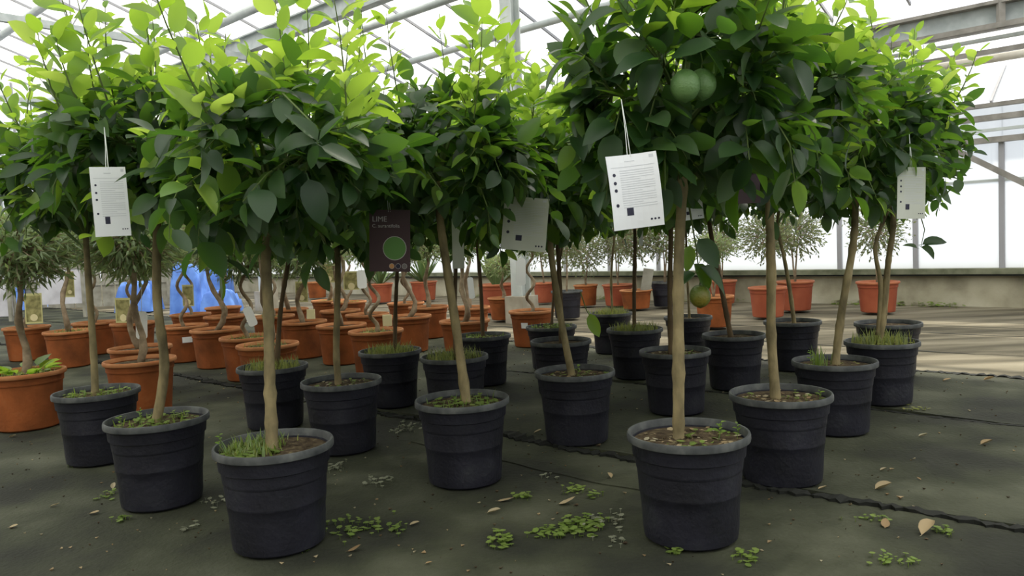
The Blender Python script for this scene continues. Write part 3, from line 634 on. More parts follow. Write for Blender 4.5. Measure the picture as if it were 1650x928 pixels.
# low drooping sprays with their own leaves
def spray(root, pts, leaves, rg, mat='twig'):
    loc = np.array(root.location)
    MB().tube([p - loc for p in pts], [0.004] + [0.003] * (len(pts) - 2) + [0.0018], 5).build('branch', mat, root)
    for (px, py, Y, tx, ty, s, y) in leaves:
        p = at(px, py, Y) - loc; q = at(tx, ty, Y + rg.uniform(-.03, .03)) - loc
        d = q - p
        place_leaf(p, d, np.array([rg.gauss(0, .25), -0.75, 0.75]), max(np.linalg.norm(d), s), y, rg, root)
rs = random.Random(77)
spray(tG, [at(1110, 330, 3.0), at(1122, 400, 3.05), at(1128, 455, 3.05)], [(1118, 425, 3.02, 1150, 470, .09, False), (1128, 430, 3.02, 1180, 466, .1, False), (1120, 440, 3.0, 1085, 462, .09, False), (1125, 385, 3.0, 1160, 430, .1, False), (1112, 395, 3.1, 1105, 440, .1, True)], rs)
spray(tD, [at(548, 330, 3.95), at(560, 370, 3.85), at(572, 372, 3.8)], [(572, 372, 3.8, 528, 395, .1, True), (575, 372, 3.8, 628, 388, .12, True), (612, 380, 3.78, 616, 420, .09, True), (600, 385, 3.82, 598, 418, .1, False), (574, 366, 3.8, 640, 372, .12, True), (562, 362, 3.8, 520, 352, .1, False)], rs)
spray(tJ, [at(1478, 330, 4.75), at(1490, 370, 4.7), at(1484, 398, 4.7)], [(1484, 398, 4.7, 1512, 414, .1, False), (1486, 394, 4.7, 1527, 384, .1, False), (1478, 400, 4.7, 1458, 392, .07, False)], rs)
spray(tF, [at(935, 470, 4.3), at(945, 500, 4.3), at(952, 512, 4.3)], [(950, 505, 4.3, 966, 543, .11, True)], rs)
spray(tC, [at(120, 300, 4.0), at(78, 320, 3.95), at(55, 358, 3.9)], [(62, 350, 3.9, 30, 362, .1, False), (75, 325, 3.9, 66, 300, .09, False), (92, 310, 3.95, 60, 290, .09, False), (60, 352, 3.9, 62, 322, .09, False), (45, 300, 3.9, 10, 315, .08, False), (30, 272, 3.9, 18, 300, .08, False)], rs)
spray(tA, [at(455, 150, 2.6), at(500, 195, 2.5), at(512, 232, 2.47)], [(512, 226, 2.47, 470, 183, .13, False), (514, 226, 2.47, 556, 190, .12, False), (512, 234, 2.47, 500, 266, .08, False), (518, 236, 2.47, 575, 262, .14, False), (508, 230, 2.47, 430, 232, .13, False)], rs)
spray(tI, [at(1390, 250, 3.95), at(1400, 290, 3.85), at(1412, 318, 3.82)], [(1410, 312, 3.82, 1386, 306, .1, False), (1413, 314, 3.82, 1440, 322, .1, False), (1412, 320, 3.82, 1435, 345, .09, True)], rs)
spray(tB, [at(90, 60, 3.2), at(110, 30, 3.2), at(95, -15, 3.2)], [(150, 95, 3.2, 205, 75, .14, True), (142, 70, 3.2, 190, 45, .13, True), (130, 85, 3.2, 82, 45, .15, True), (118, 30, 3.2, 182, 22, .14, True), (108, 20, 3.2, 52, 5, .12, True), (120, 50, 3.2, 85, 35, .1, True)], rs)

# ------------------------------------------------------------------ olives in terracotta pots
def olive_head(seed, R, Rz, n, L, w):
    rg = random.Random(seed); lv = MB(); tw = MB(); ntw = n // 9
    for i in range(ntw):
        z = 1 - 2 * (i + .5) / ntw; a = i * 2.39996; q = math.sqrt(1 - z * z)
        d = np.array([q * cos(a), q * sin(a), z]); p0 = d * np.array([R, R, Rz]) * rg.uniform(0.1, 0.35); p1 = d * np.array([R, R, Rz]) * rg.uniform(0.75, 1.15) + np.array([0, 0, 0.02])
        tw.tube([p0, (p0 + p1) / 2 + np.array([0, 0, .015]), p1], [0.004, 0.003, 0.0015], 4, False)
        for k in range(9):
            t = 0.25 + 0.75 * (k + rg.random()) / 9; p = p0 + (p1 - p0) * t
            ax = nrm(p1 - p0); r = nrm(np.array([rg.gauss(0, 1), rg.gauss(0, 1), rg.gauss(0, 1)]))
            dd = nrm(ax * 0.7 + r * 0.8); s = nrm(np.cross(dd, r + np.array([.01, .02, .03]))); l = L * rg.uniform(.7, 1.3)
            nn = np.cross(s, dd) * w * .4
            lv.add([p, p + dd * l * .45 + s * w, p + dd * l, p + dd * l * .45 - s * w, p + dd * l * .45 - nn], [(0, 1, 4), (1, 2, 4), (2, 3, 4), (3, 0, 4)])
    return lv, tw
OH = []
for i, (R, Rz, n, L, w, mt) in enumerate([(0.42, 0.30, 2900, 0.078, 0.0095, 'olive'), (0.44, 0.28, 2900, 0.08, 0.0095, 'olive'), (0.40, 0.31, 2700, 0.075, 0.0095, 'olive'), (0.44, 0.40, 1300, 0.062, 0.013, 'olive_pale'), (0.40, 0.42, 1100, 0.062, 0.013, 'olive_pale'), (0.30, 0.18, 1000, 0.055, 0.008, 'olive')]):
    lv, tw = olive_head(100 + i, R, Rz, n, L, w); OH.append((lv.mesh('foliage', mt), tw.mesh('twigs', 'olive_bark')))
def spiral(rg, h0, h1, kind):
    pts = []
    if kind == 'cork':
        n = 26; turns = rg.uniform(2.0, 2.8); ph = rg.uniform(0, 6)
        for i in range(n):
            t = i / (n - 1); r = 0.05 * min(1, t * 6) * (1 - 0.35 * t); a = ph + turns * 2 * pi * t
            pts.append((r * cos(a), r * sin(a), h0 + (h1 - h0) * t))
        return MB().tube(pts, [0.021 - 0.009 * i / (n - 1) for i in range(n)], 8)
    if kind == 'gnarl':
        a = rg.uniform(0, 6); n = 10
        for i in range(n):
            t = i / (n - 1); b = 0.09 * sin(t * 6.5) * (1 - 0.3 * t); pts.append((b * cos(a) + 0.02 * sin(t * 11), b * sin(a), h0 + (h1 - h0) * t))
        return MB().tube(pts, [0.027 - 0.014 * i / (n - 1) + (0.006 if i % 3 == 1 else 0) for i in range(n)], 8)
    mb = MB()
    for j in range(2 if kind == 'multi' else 1):
        a = rg.uniform(0, 6); n = 7; pts = []
        for i in range(n):
            t = i / (n - 1); pts.append((0.06 * t * cos(a) + rg.uniform(-.008, .008), 0.06 * t * sin(a) + rg.uniform(-.008, .008), h0 + (h1 - h0) * t))
        mb.tube(pts, [0.014 - 0.006 * i / (n - 1) for i in range(n)], 7)
    return mb
def olive(x, y, label, seed, kind='cork', head=0, pot='terra', hz=1.17, D=0.50, H=0.39, weeds=0, group='olive trees in orange pots', name='potted_olive_tree'):
    rg = random.Random(seed)
    root = tag(empty(name, (x, y, 0)), label, 'potted tree', group)
    add_pot(root, D, H, pot, spin=rg.uniform(0, 6))
    spiral(rg, H * .9, hz - 0.02, kind).build('trunk', 'olive_bark', root, True)
    a = rg.uniform(0, 6.28); sc = rg.uniform(0.92, 1.08)
    for nm, me in zip(('foliage', 'twigs'), OH[head]):
        o = put(nm, me, root, (0, 0, hz)); o.rotation_euler = (0, 0, a); o.scale = (sc, sc, sc)
        if nm == 'foliage': o['kind'] = 'stuff'
    if weeds:
        tag(merge(blades(rg, 60 * weeds, 0, 0, .1, .1, H * .9, 0.06, .003, .7), rosettes(rg, 40 * weeds, 0, 0, .1, .1, H * .9, .015)).build('weeds', 'dry_grass', root), kind='stuff')
    return root
OL = [
 (-3.36, 5.26, 'big orange pot at far left edge, broad green leaves over its rim', 'gnarl', 0, 2),
 (-4.77, 8.25, 'olive in orange pot with yellow-flowered soil, seen left of the leftmost lime trunk', 'gnarl', 1, 2),
 (-5.68, 8.98, 'olive in orange pot with picture card, at far left behind the big pot', 'cork', 2, 0),
 (-6.30, 8.70, 'olive in orange pot cut by the left picture edge, middle distance', 'gnarl', 0, 0),
 (-5.05, 9.28, 'olive in plain orange pot just right of the leftmost lime trunk', 'cork', 1, 0),
 (-4.42, 8.95, 'olive in brownish orange pot behind the white oblong tag', 'cork', 2, 0),
 (-3.13, 6.43, 'nearer-rimmed olive pot directly behind the front orange pot at left', 'gnarl', 1, 0),
 (-2.75, 5.63, 'olive in front orange pot between the two left black pots, trunk hidden', 'gnarl', 0, 0),
 (-3.55, 8.29, 'olive in orange pot with a small white sticker, left of centre', 'cork', 2, 0),
 (-3.00, 7.75, 'olive with bent pale trunk in orange pot, right of the stickered pot', 'gnarl', 0, 0),
 (-2.39, 6.91, 'olive in orange pot under the tilted white tag', 'cork', 1, 1),
 (-2.01, 6.26, 'olive in small-looking orange pot directly behind a grassy black pot', 'gnarl', 5, 1),
 (-4.16, 9.94, 'olive in reddish orange pot below the left blue sheet', 'cork', 2, 0),
 (-4.13, 10.99, 'olive with split trunk in far orange pot beside the blue sheet', 'multi', 0, 0),
 (-3.51, 9.38, 'olive in orange pot half hidden behind the bent-trunk olive', 'cork', 1, 0),
 (-2.24, 8.20, 'olive in orange pot with pale label block on its soil', 'gnarl', 2, 0),
 (-2.83, 9.08, 'olive in orange pot with greenish soil behind foremost left trunk', 'cork', 0, 1),
 (-2.93, 10.08, 'far olive in orange pot carrying an upright picture card', 'gnarl', 1, 0),
 (-4.69, 18.58, 'farthest small olive in red-brown pot near the back column', 'multi', 2, 0),
 (-2.76, 11.53, 'far olive in orange pot with mossy soil, left of the pair', 'gnarl', 5, 1),
 (-2.34, 11.02, 'far olive in orange pot with mossy soil, right of the pair', 'cork', 5, 1),
 (-2.13, 9.49, 'olive in orange pot, third row behind the greyish black pot', 'gnarl', 5, 0),
 (-1.66, 8.77, 'olive with dark corkscrew trunk in orange pot under the white tags', 'cork', 5, 0),
 (-1.71, 7.64, 'olive in orange pot split by a thin lime trunk', 'gnarl', 5, 0),
 (-1.25, 6.97, 'olive in wide orange pot just left of the grassy black pot', 'cork', 5, 1),
 (-1.13, 8.30, 'olive with thick gnarled stump in clean orange pot, centre left', 'gnarl', 5, 0),
 (-1.04, 9.49, 'olive with hooked trunk in orange pot left of the slanting trunk', 'gnarl', 2, 0),
 (-0.48, 7.55, 'olive in pale orange pot behind the central slanting trunk', 'gnarl', 5, 0),
 (-1.43, 10.30, 'olive with pale curled trunk in far orange pot, centre left', 'cork', 0, 0),
 (-0.52, 9.13, 'olive with knotted trunk beside the narrow white tag', 'gnarl', 5, 0),
 (0.20, 8.32, 'corkscrew olive in orange pot with white sticker in front of the footing', 'cork', 5, 0),
]
for i, (x, y, lab, kind, head, wd) in enumerate(OL):
    olive(x, y, lab, 300 + i, kind, head, weeds=wd, hz=1.12 + 0.05 * (i % 3) + (0.10 if x < -2.6 else 0) + (0.10 if x < -2.6 and y > 7 else 0))
# broad leaves lolling over the rim of the big pot at far left
rb = random.Random(9)
bigpot = [o for o in COL.objects if o.get('label', '').startswith('big orange pot')][0]
for i in range(16):
    a = rb.uniform(0, 6.28); p = np.array([0.12 * cos(a), 0.12 * sin(a), 0.37 + rb.uniform(0, .05)])
    place_leaf(p, np.array([cos(a), sin(a), rb.uniform(0.1, .6)]), np.array([0, 0, 1.0]), rb.uniform(.1, .17), True, rb, bigpot)
OR_ = [
 (-0.14, 11.35, 'bright orange small pot with a pruned forked stump, centre back', 'gnarl', 5, 'terra', .46, .33, 0.8),
 (0.59, 14.20, 'distant red pot beside the column footing', 'multi', 4, 'red', .42, .37, 1.08),
 (1.26, 13.17, 'orange pot with flowering plant at the back wall, left of the wide red one', 'multi', 4, 'terra', .42, .36, 0.9),
 (1.77, 12.91, 'wide red pot at the back wall behind the thin-stemmed lime', 'multi', 3, 'red', .53, .36, 1.1),
 (1.96, 12.21, 'low orange pot with a leaning board, by the back wall', 'multi', 4, 'terra', .52, .30, 1.1),
 (3.38, 12.44, 'red pot against the back wall behind the slanting dark trunk', 'multi', 3, 'red', .50, .38, 1.08),
 (2.45, 9.37, 'yellowish orange pot glimpsed behind the low hanging fruit', 'multi', 5, 'terra', .48, .38, 0.95),
 (3.38, 10.20, 'pale red pot left of the pair near the back wall', 'multi', 3, 'red', .50, .40, 1.08),
 (4.01, 10.91, 'deep red pot with airy olive, right of the pair near the back wall', 'multi', 3, 'red', .52, .42, 1.12),
 (4.85, 10.22, 'red pot with airy olive behind the twin trunks at right', 'multi', 4, 'red', .54, .41, 1.1),
]
for i, (x, y, lab, kind, head, pot, D, H, hz) in enumerate(OR_):
    olive(x, y, lab, 400 + i, kind, head, pot, hz, D, H, group='small trees by the back wall')
for i, (x, y, lab, D) in enumerate([(2.46, 12.4, 'black pot with thin olive by the back wall', .47), (0.79, 11.17, 'dark green-black pot with slim sapling in front of back-wall plants', .46)]):
    olive(x, y, lab, 450 + i, 'multi', 3 + i, 'black', 1.1, D, .40, group='small trees by the back wall')

# spiky and paddle-leaved plants in the red pots at the back
def spiky(x, y, label, D, H, n, L, w, mat, seed, pot='red', flat=0.3):
    rg = random.Random(seed); root = tag(empty('potted_succulent', (x, y, 0)), label, 'potted plant', 'succulents at the back')
    add_pot(root, D, H, pot)
    for i in range(n):
        a = i * 2.4 + rg.uniform(-.2, .2); el = rg.uniform(flat, 1.45); l = L * rg.uniform(.7, 1.1)
        d = np.array([cos(a) * cos(el), sin(a) * cos(el), sin(el)]); s = np.array([-sin(a), cos(a), 0]) * w; nn = np.cross(s, d) * 0.6
        b = np.array([0.03 * cos(a), 0.03 * sin(a), H * .92]); m = b + d * l * .5; e = b + d * l - np.array([0, 0, .12 * l * (1.4 - el)])
        MB().add([b - s * .5, b + s * .5, m + s, m - s, e, b + nn * .5, m + nn], [(0, 5, 6, 3), (5, 1, 2, 6), (3, 6, 4), (6, 2, 4), (0, 3, 2, 1), (3, 4, 2)]).build('leaf', mat, root)
    return root
spiky(-2.75, 16.1, 'spiky green plant in dark red pot at the back, left one', .55, .40, 26, .75, .035, 'broad', 1)
spiky(-1.85, 16.2, 'spiky green plant in dark red pot at the back, right one', .58, .40, 30, .8, .04, 'broad', 2)
spiky(-0.25, 12.60, 'paddle-leaved succulent in big dark red pot left of the footing', .60, .47, 12, .62, .085, 'broad', 3, flat=.75)

# ------------------------------------------------------------------ things stored at the far left
def tarp(x, y, sx, sy, h, label, seed, peak=0.0):
    rg = random.Random(seed); n = 14; mb = MB()
    for j in range(n + 1):
        for i in range(n + 1):
            a = i / n * 2 - 1; b = j / n * 2 - 1
            e = max(abs(a), abs(b)); z = h * (1 - max(0, (e - .55) / .45) ** 2) * (1 - peak * abs(a)) + rg.uniform(-.03, .03) * (e < .98)
            mb.v.append((a * sx / 2 * (1 + .04 * sin(9 * b)), b * sy / 2, max(z, -0.03 if e < 1 else -0.03)))
    for j in range(n):
        for i in range(n):
            k = j * (n + 1) + i; mb.f.append((k, k + 1, k + n + 2, k + n + 1))
    o = mb.build('tarpaulin_cover', 'blue', None, True); o.location = (x, y, 0); tag(o, label, 'tarpaulin', 'blue sheets at the back'); return o
tarp(-6.5, 15.6, 0.62, 0.8, 1.02, 'upright blue sheet draped over goods, left of the foremost left tree', 1)
tarp(-5.75, 15.2, 0.7, 0.6, 0.42, 'low blue sheet bundle right of the upright one', 2)
tarp(-8.05, 16.6, 0.8, 0.7, 0.62, 'crumpled blue and white sheets under the left olives', 3)
tarp(-7.0, 17.8, 0.9, 0.9, 2.45, 'tall blue sheet peeking between the left lime leaves', 4, .15)
tarp(-12.9, 19.2, 2.2, 1.2, 2.75, 'tent-shaped blue sheet at the far left edge', 5, .9)
def stored(name, lo, hi, mat, label, cat, rz=0.0, legs=True):
    root = tag(empty(name, ((lo[0] + hi[0]) / 2, (lo[1] + hi[1]) / 2, 0), rz), label, cat)
    w, d, h0, h1 = (hi[0] - lo[0]) / 2, (hi[1] - lo[1]) / 2, lo[2], hi[2]
    MB().box((-w, -d, h0), (w, d, h1)).build('panel', mat, root)
    for sx in (-1, 1):
        for sy in (-1, 1):
            MB().box((sx * w - .03, sy * d - .03, -0.03), (sx * w + .03, sy * d + .03, h1 + 0.06)).build('post', 'wood', root)
    MB().box((-w, -d - .02, h1), (w, -d + .02, h1 + .05)).build('rail', 'wood', root)
    return root
stored('sheet_rack', (-9.6, 15.5, 0.28), (-8.6, 15.62, 0.98), 'crate', 'pale sheets held in a wooden rack below the far left olives', 'rack')
stored('sheet_rack', (-11.6, 15.2, 0.1), (-9.9, 15.32, 0.95), 'crate', 'pale sheets leaning in a rack at the far left edge', 'rack')
# board fence
fen = tag(empty('board_fence', (-10.6, 19.3, 0), 0.15), 'weathered board fence beyond the left olives', 'fence')
for i in range(12):
    MB().box((-1.9 + i * .32, -.015, -0.03), (-1.9 + i * .32 + .29, .015, 2.3 + .03 * (i % 3))).build('board', 'wood', fen)
MB().box((-1.95, -.05, 2.02), (1.95, -.016, 2.12)).build('rail', 'wood', fen)
MB().box((-1.95, -.05, 0.5), (1.95, -.016, 0.6)).build('rail', 'wood', fen)
MB().box((1.9, -.12, -0.03), (2.4, .12, 2.6)).build('post', 'wood', fen)

# ------------------------------------------------------------------ hanging tags
def card(center, w, h, rot, label, mat='card', bend=0.0, string_to=None, prints='care', group='care tags hanging in the lime trees', text=None):
    """a card hung by a string; rot = (yaw, roll) in radians; prints lie on its face"""
    root = tag(empty('plant_tag', center), label, 'plant tag', group)
    yaw, roll = rot
    Rm = Matrix.Rotation(yaw, 3, 'Z') @ Matrix.Rotation(roll, 3, 'Y')
    def S(a, b, off=0.0):      # a,b in -.5..5 across / up the card; face looks towards -Y
        x = a * w; z = b * h; y = -bend * (a * a * 4) * w * .5 + bend * (b * 2) ** 2 * w * .25
        return tuple(Rm @ Vector((x, y - off, z)))
    def patch(name, a0, b0, a1, b1, mat, off=0.0006, na=6, nb=8, parent=None, thick=0.0):
        mb = MB()
        for j in range(nb + 1):
            for i in range(na + 1): mb.v.append(S(a0 + (a1 - a0) * i / na, b0 + (b1 - b0) * j / nb, off))
        for j in range(nb):
            for i in range(na):
                k = j * (na + 1) + i; mb.f.append((k, k + 1, k + na + 2, k + na + 1))
        if thick:
            o = len(mb.v)
            for j in range(nb + 1):
                for i in range(na + 1): mb.v.append(S(a0 + (a1 - a0) * i / na, b0 + (b1 - b0) * j / nb, off - thick))
            for j in range(nb):
                for i in range(na):
                    k = o + j * (na + 1) + i; mb.f.append((k, k + na + 1, k + na + 2, k + 1))
        return mb.build(name, mat, parent or root)
    c = patch('card', -.5, -.5, .5, .5, mat, 0, 8, 10, thick=0.0012)
    def disc(name, a, b, r, mat, off=.0008, n=14):
        mb = MB(); mb.v = [S(a, b, off)] + [S(a + r * cos(2 * pi * k / n), b + r * w / h * sin(2 * pi * k / n), off) for k in range(n)]
        mb.f = [(0, 1 + k, 1 + (k + 1) % n) for k in range(n)]; return mb.build(name, mat, c)
    if prints == 'care':
        ink = 'ink'
        rg2 = random.Random(int(abs(center[0]) * 1000))
        patch('title_line', -.12, .405, .08, .415, 'grey_ink', parent=c, na=2, nb=1)
        patch('corner_mark', .36, .43, .44, .47, 'grey_ink', parent=c, na=2, nb=1)
        patch('rule', -.42, .335, .44, .342, 'grey_ink', parent=c, na=6, nb=1)
        for k in range(17):
            patch('text_line', -.25, .285 - k * .031, .41 - .25 * (k % 5 == 4), .292 - k * .031, 'grey_ink', parent=c, na=6, nb=1)
        for k, b in enumerate((.24, .13, .03, -.17)):
            disc('icon', -.37, b, .035, ink, n=7 + k)
        patch('dark_square', -.19, -.32, -.05, -.215, ink, parent=c, na=3, nb=2)
        for k in range(3): disc('emblem', .28 + .065 * k, -.40, .022, ink, n=6)
    elif prints == 'lime':
        for txt, z, sz in (('LIME', .31, .125), ('C. aurantifolia', .215, .088)):
            cu = bpy.data.curves.new('lettering', 'FONT'); cu.body = txt; cu.size = sz * w * (1.45 if txt == 'LIME' else 1.35); cu.align_x = 'LEFT'
            cu.materials.append(M['pale_ink']); tmp = bpy.data.objects.new('lettering_curve', cu); COL.objects.link(tmp); bpy.context.view_layer.update()
            lm = bpy.data.meshes.new_from_object(tmp.evaluated_get(bpy.context.evaluated_depsgraph_get())); bpy.data.objects.remove(tmp)
            o = put('lettering', lm, c)
            o.matrix_basis = Matrix.Translation(Vector(S(-.43, z, .001))) @ (Rm @ Matrix.Rotation(pi / 2, 3, 'X')).to_4x4()
        disc('lime_picture', .12, -.12, .29, 'pale_ink', .0008, 28); disc('lime_picture', .12, -.12, .275, 'lime_ink', .0012, 28)
        for k, mt in enumerate(('orange_ink', 'ink', 'grey_print')):
            disc('colour_dot', .05 + .155 * k, -.41, .066, 'pale_ink', .0007, 16); disc('colour_dot', .05 + .155 * k, -.41, .058, mt, .0011, 16)
    elif prints == 'olive':
        patch('border', -.5, -.5, .5, -.44, 'olive_card_rim', parent=c, na=4, nb=1); patch('border', -.5, .42, .5, .5, 'olive_card_rim', parent=c, na=4, nb=1)
        patch('border', -.5, -.44, -.43, .42, 'olive_card_rim', parent=c, na=1, nb=4); patch('border', .43, -.44, .5, .42, 'olive_card_rim', parent=c, na=1, nb=4)
        disc('dish_picture', 0, -.3, .22, 'olive_print')
    if string_to is not None:
        q = Vector(string_to) - Vector(center); t = Vector(S(0, .47, .0))
        MB().tube([t + Vector((.004, 0, 0)), t * .5 + q * .5 + Vector((.003, 0, 0)), q], 0.0014, 4).build('string', 'string', root)
        MB().tube([t - Vector((.006, 0, 0)), t * .5 + q * .5 - Vector((.001, 0, 0)), q], 0.0014, 4).build('string', 'string', root)
    return root
card(at(178, 325, 2.95), 0.122, 0.262, (0.55, -0.02), 'white care tag hanging left, in front of the second trunk from left', bend=.03, string_to=at(168, 205, 3.0))
card(at(1022, 308, 2.36), 0.158, 0.225, (0.12, -0.09), 'large curled white care tag beside the foremost right trunk', bend=.24, string_to=at(1001, 160, 2.4))
card(at(1468, 311, 3.85), 0.148, 0.255, (0.1, 0.03), 'dull white care tag at right among the rightmost leaves', mat='dull_card', bend=.04, string_to=at(1465, 215, 3.9))
card(at(846, 361, 3.72), 0.215, 0.255, (-0.1, 0.12), 'dull white care tag half covered by leaves in the centre', mat='dull_card', bend=.03, string_to=at(850, 285, 3.8))
card(at(1112, 330, 3.35), 0.11, 0.13, (0.1, -0.1), 'white tag corner showing just right of foremost right trunk', string_to=at(1112, 280, 3.4))
card(at(628, 388, 3.45), 0.185, 0.275, (-0.08, 0.05), 'plum-coloured tag lettered LIME with printed lime and three dots', mat='purple', prints='lime', string_to=at(620, 285, 3.5))
card(at(1198, 300, 3.15), 0.135, 0.14, (0.0, 0.0), 'plum-coloured blank tag half hidden left of a straight trunk', mat='purple', prints=None, string_to=at(1200, 190, 3.2))
card(at(738, 392, 4.6), 0.07, 0.30, (0.0, 0.02), 'narrow pale tag strip hanging behind the central slanting trunk', mat='dull_card', prints=None, string_to=at(740, 320, 4.6))
# white strap tags and picture cards on the olives
def strap(px, py, Y, w, h, roll, label, drop=0.08):
    c = at(px, py, Y); root = tag(empty('strap_tag', c), label, 'plant tag', 'white strap tags on the olives')
    Rm = Matrix.Rotation(roll, 3, 'Y'); mb = MB(); n = 5; pts = []
    for (cx, cz, a0) in ((w / 2, h / 2, 0), (-w / 2, h / 2, 90), (-w / 2, -h / 2, 180), (w / 2, -h / 2, 270)):
        rr = w * .3
        for k in range(n):
            a = radians(a0 + 90 * k / (n - 1)); pts.append((cx - math.copysign(rr, cx) + rr * cos(a), cz - math.copysign(rr, cz) + rr * sin(a)))
    m = len(pts)
    mb.v = [tuple(Rm @ Vector((a, 0, b))) for a, b in pts] + [tuple(Rm @ Vector((a, 0.0025, b))) for a, b in pts]
    mb.f = [tuple(range(m - 1, -1, -1)), tuple(range(m, 2 * m))] + [(k, (k + 1) % m, m + (k + 1) % m, m + k) for k in range(m)]
    mb.build('strip', 'white_tag', root)
    MB().tube([Rm @ Vector((0, 0, h / 2 - .01)), Rm @ Vector((.004, 0, h / 2 + drop))], .002, 4).build('loop', 'string', root)
strap(228, 524, 5.9, 0.088, 0.215, 0.06, 'white oblong tag on an olive, beside the second trunk from left', .25)
strap(403, 510, 6.3, 0.075, 0.165, -0.35, 'tilted white tag on an olive left of foremost left trunk', .2)
strap(759, 464, 7.2, 0.055, 0.20, -0.06, 'narrow white tag right of the central slanting trunk', .15)
strap(583, 450, 8.0, 0.10, 0.19, 0.0, 'white tag below the plum-coloured tag', .2)
strap(839, 438, 8.1, 0.105, 0.29, 0.03, 'frosted white tag above the stickered orange pot at the footing', .15)
strap(1033, 380, 5.9, 0.03, 0.15, 0.05, 'thin white tag under the large curled care tag', .15)
for px, py, Y, w, h, lab in ((54, 497, 8.6, .18, .34, 'olive picture card on the far left pot'), (112, 458, 9.0, .11, .30, 'yellow-edged picture card above the flowered soil'), (198, 500, 8.6, .19, .28, 'olive picture card left of the white oblong tag'), (303, 476, 9.3, .15, .26, 'olive picture card in front of the left blue sheet'), (486, 470, 9.7, .16, .26, 'olive picture card right of foremost left trunk'), (566, 452, 10.0, .2, .24, 'faded picture card left of the plum-coloured tag'), (530, 440, 10.6, .17, .26, 'pale yellow picture card behind the greyish pot trunk')):
    card(at(px, py, Y), w, h, (random.Random(px).uniform(-.2, .2), 0.02), lab, mat='olive_card', prints='olive', group='olive picture cards')
# stickers and small label blocks on pots
def sticker(px, py, x, y, D, H, w, h, label):
    z = at(px, py, y - D * .43)[2]
    d = np.array([x, y]); a0 = math.atan2(-d[1], -d[0]) + (px - (825 + F_PX * x / y)) / F_PX * y / (D * .43) * 1.0
    r = D / 2 * (0.80 + (z / H) * .12) + .004; mb = MB(); n = 6
    for j in (-1, 1):
        for i in range(n + 1):
            a = a0 + (i / n - .5) * w / r; rr = r + j * h / 2 * .11; mb.v.append((rr * cos(a), rr * sin(a), z + j * h / 2))
    mb.f = [(i, i + 1, i + n + 2, i + n + 1) for i in range(n)]
    o = mb.build('pot_sticker', 'white_tag'); o.location = (x, y, 0); tag(o, label, 'sticker', 'white stickers on orange pots')
sticker(296, 548, -3.55, 8.29, .5, .39, .10, .06, 'white sticker on the orange pot left of centre')
sticker(843, 525, 0.20, 8.32, .5, .39, .075, .06, 'white sticker on the orange pot in front of the footing')
for px, py, Y, lab in ((501, 506, 8.0, 'pale yellow label block on the soil of an orange pot'), (624, 516, 6.9, 'pale yellow label block right of a wide orange pot')):
    c = at(px, py, Y); o = MB().box((-.04, -.012, -.05), (.04, .012, .05)).add([(-.04, -.0125, 0.0), (.04, -.0125, 0.0), (.04, -.0125, .004), (-.04, -.0125, .004)], [(0, 1, 2, 3)]).build('label_block', 'olive_print'); o.location = tuple(c); tag(o, lab, 'label')
bd = MB().bar((0, 0, 0), (0.06, -.02, .34), .16, .012, (0, 1, 0)).build('leaning_board', 'wood'); bd.location = tuple(at(1040, 468, 12.1)); tag(bd, 'small pinkish board leaning in the low orange pot by the wall', 'board')

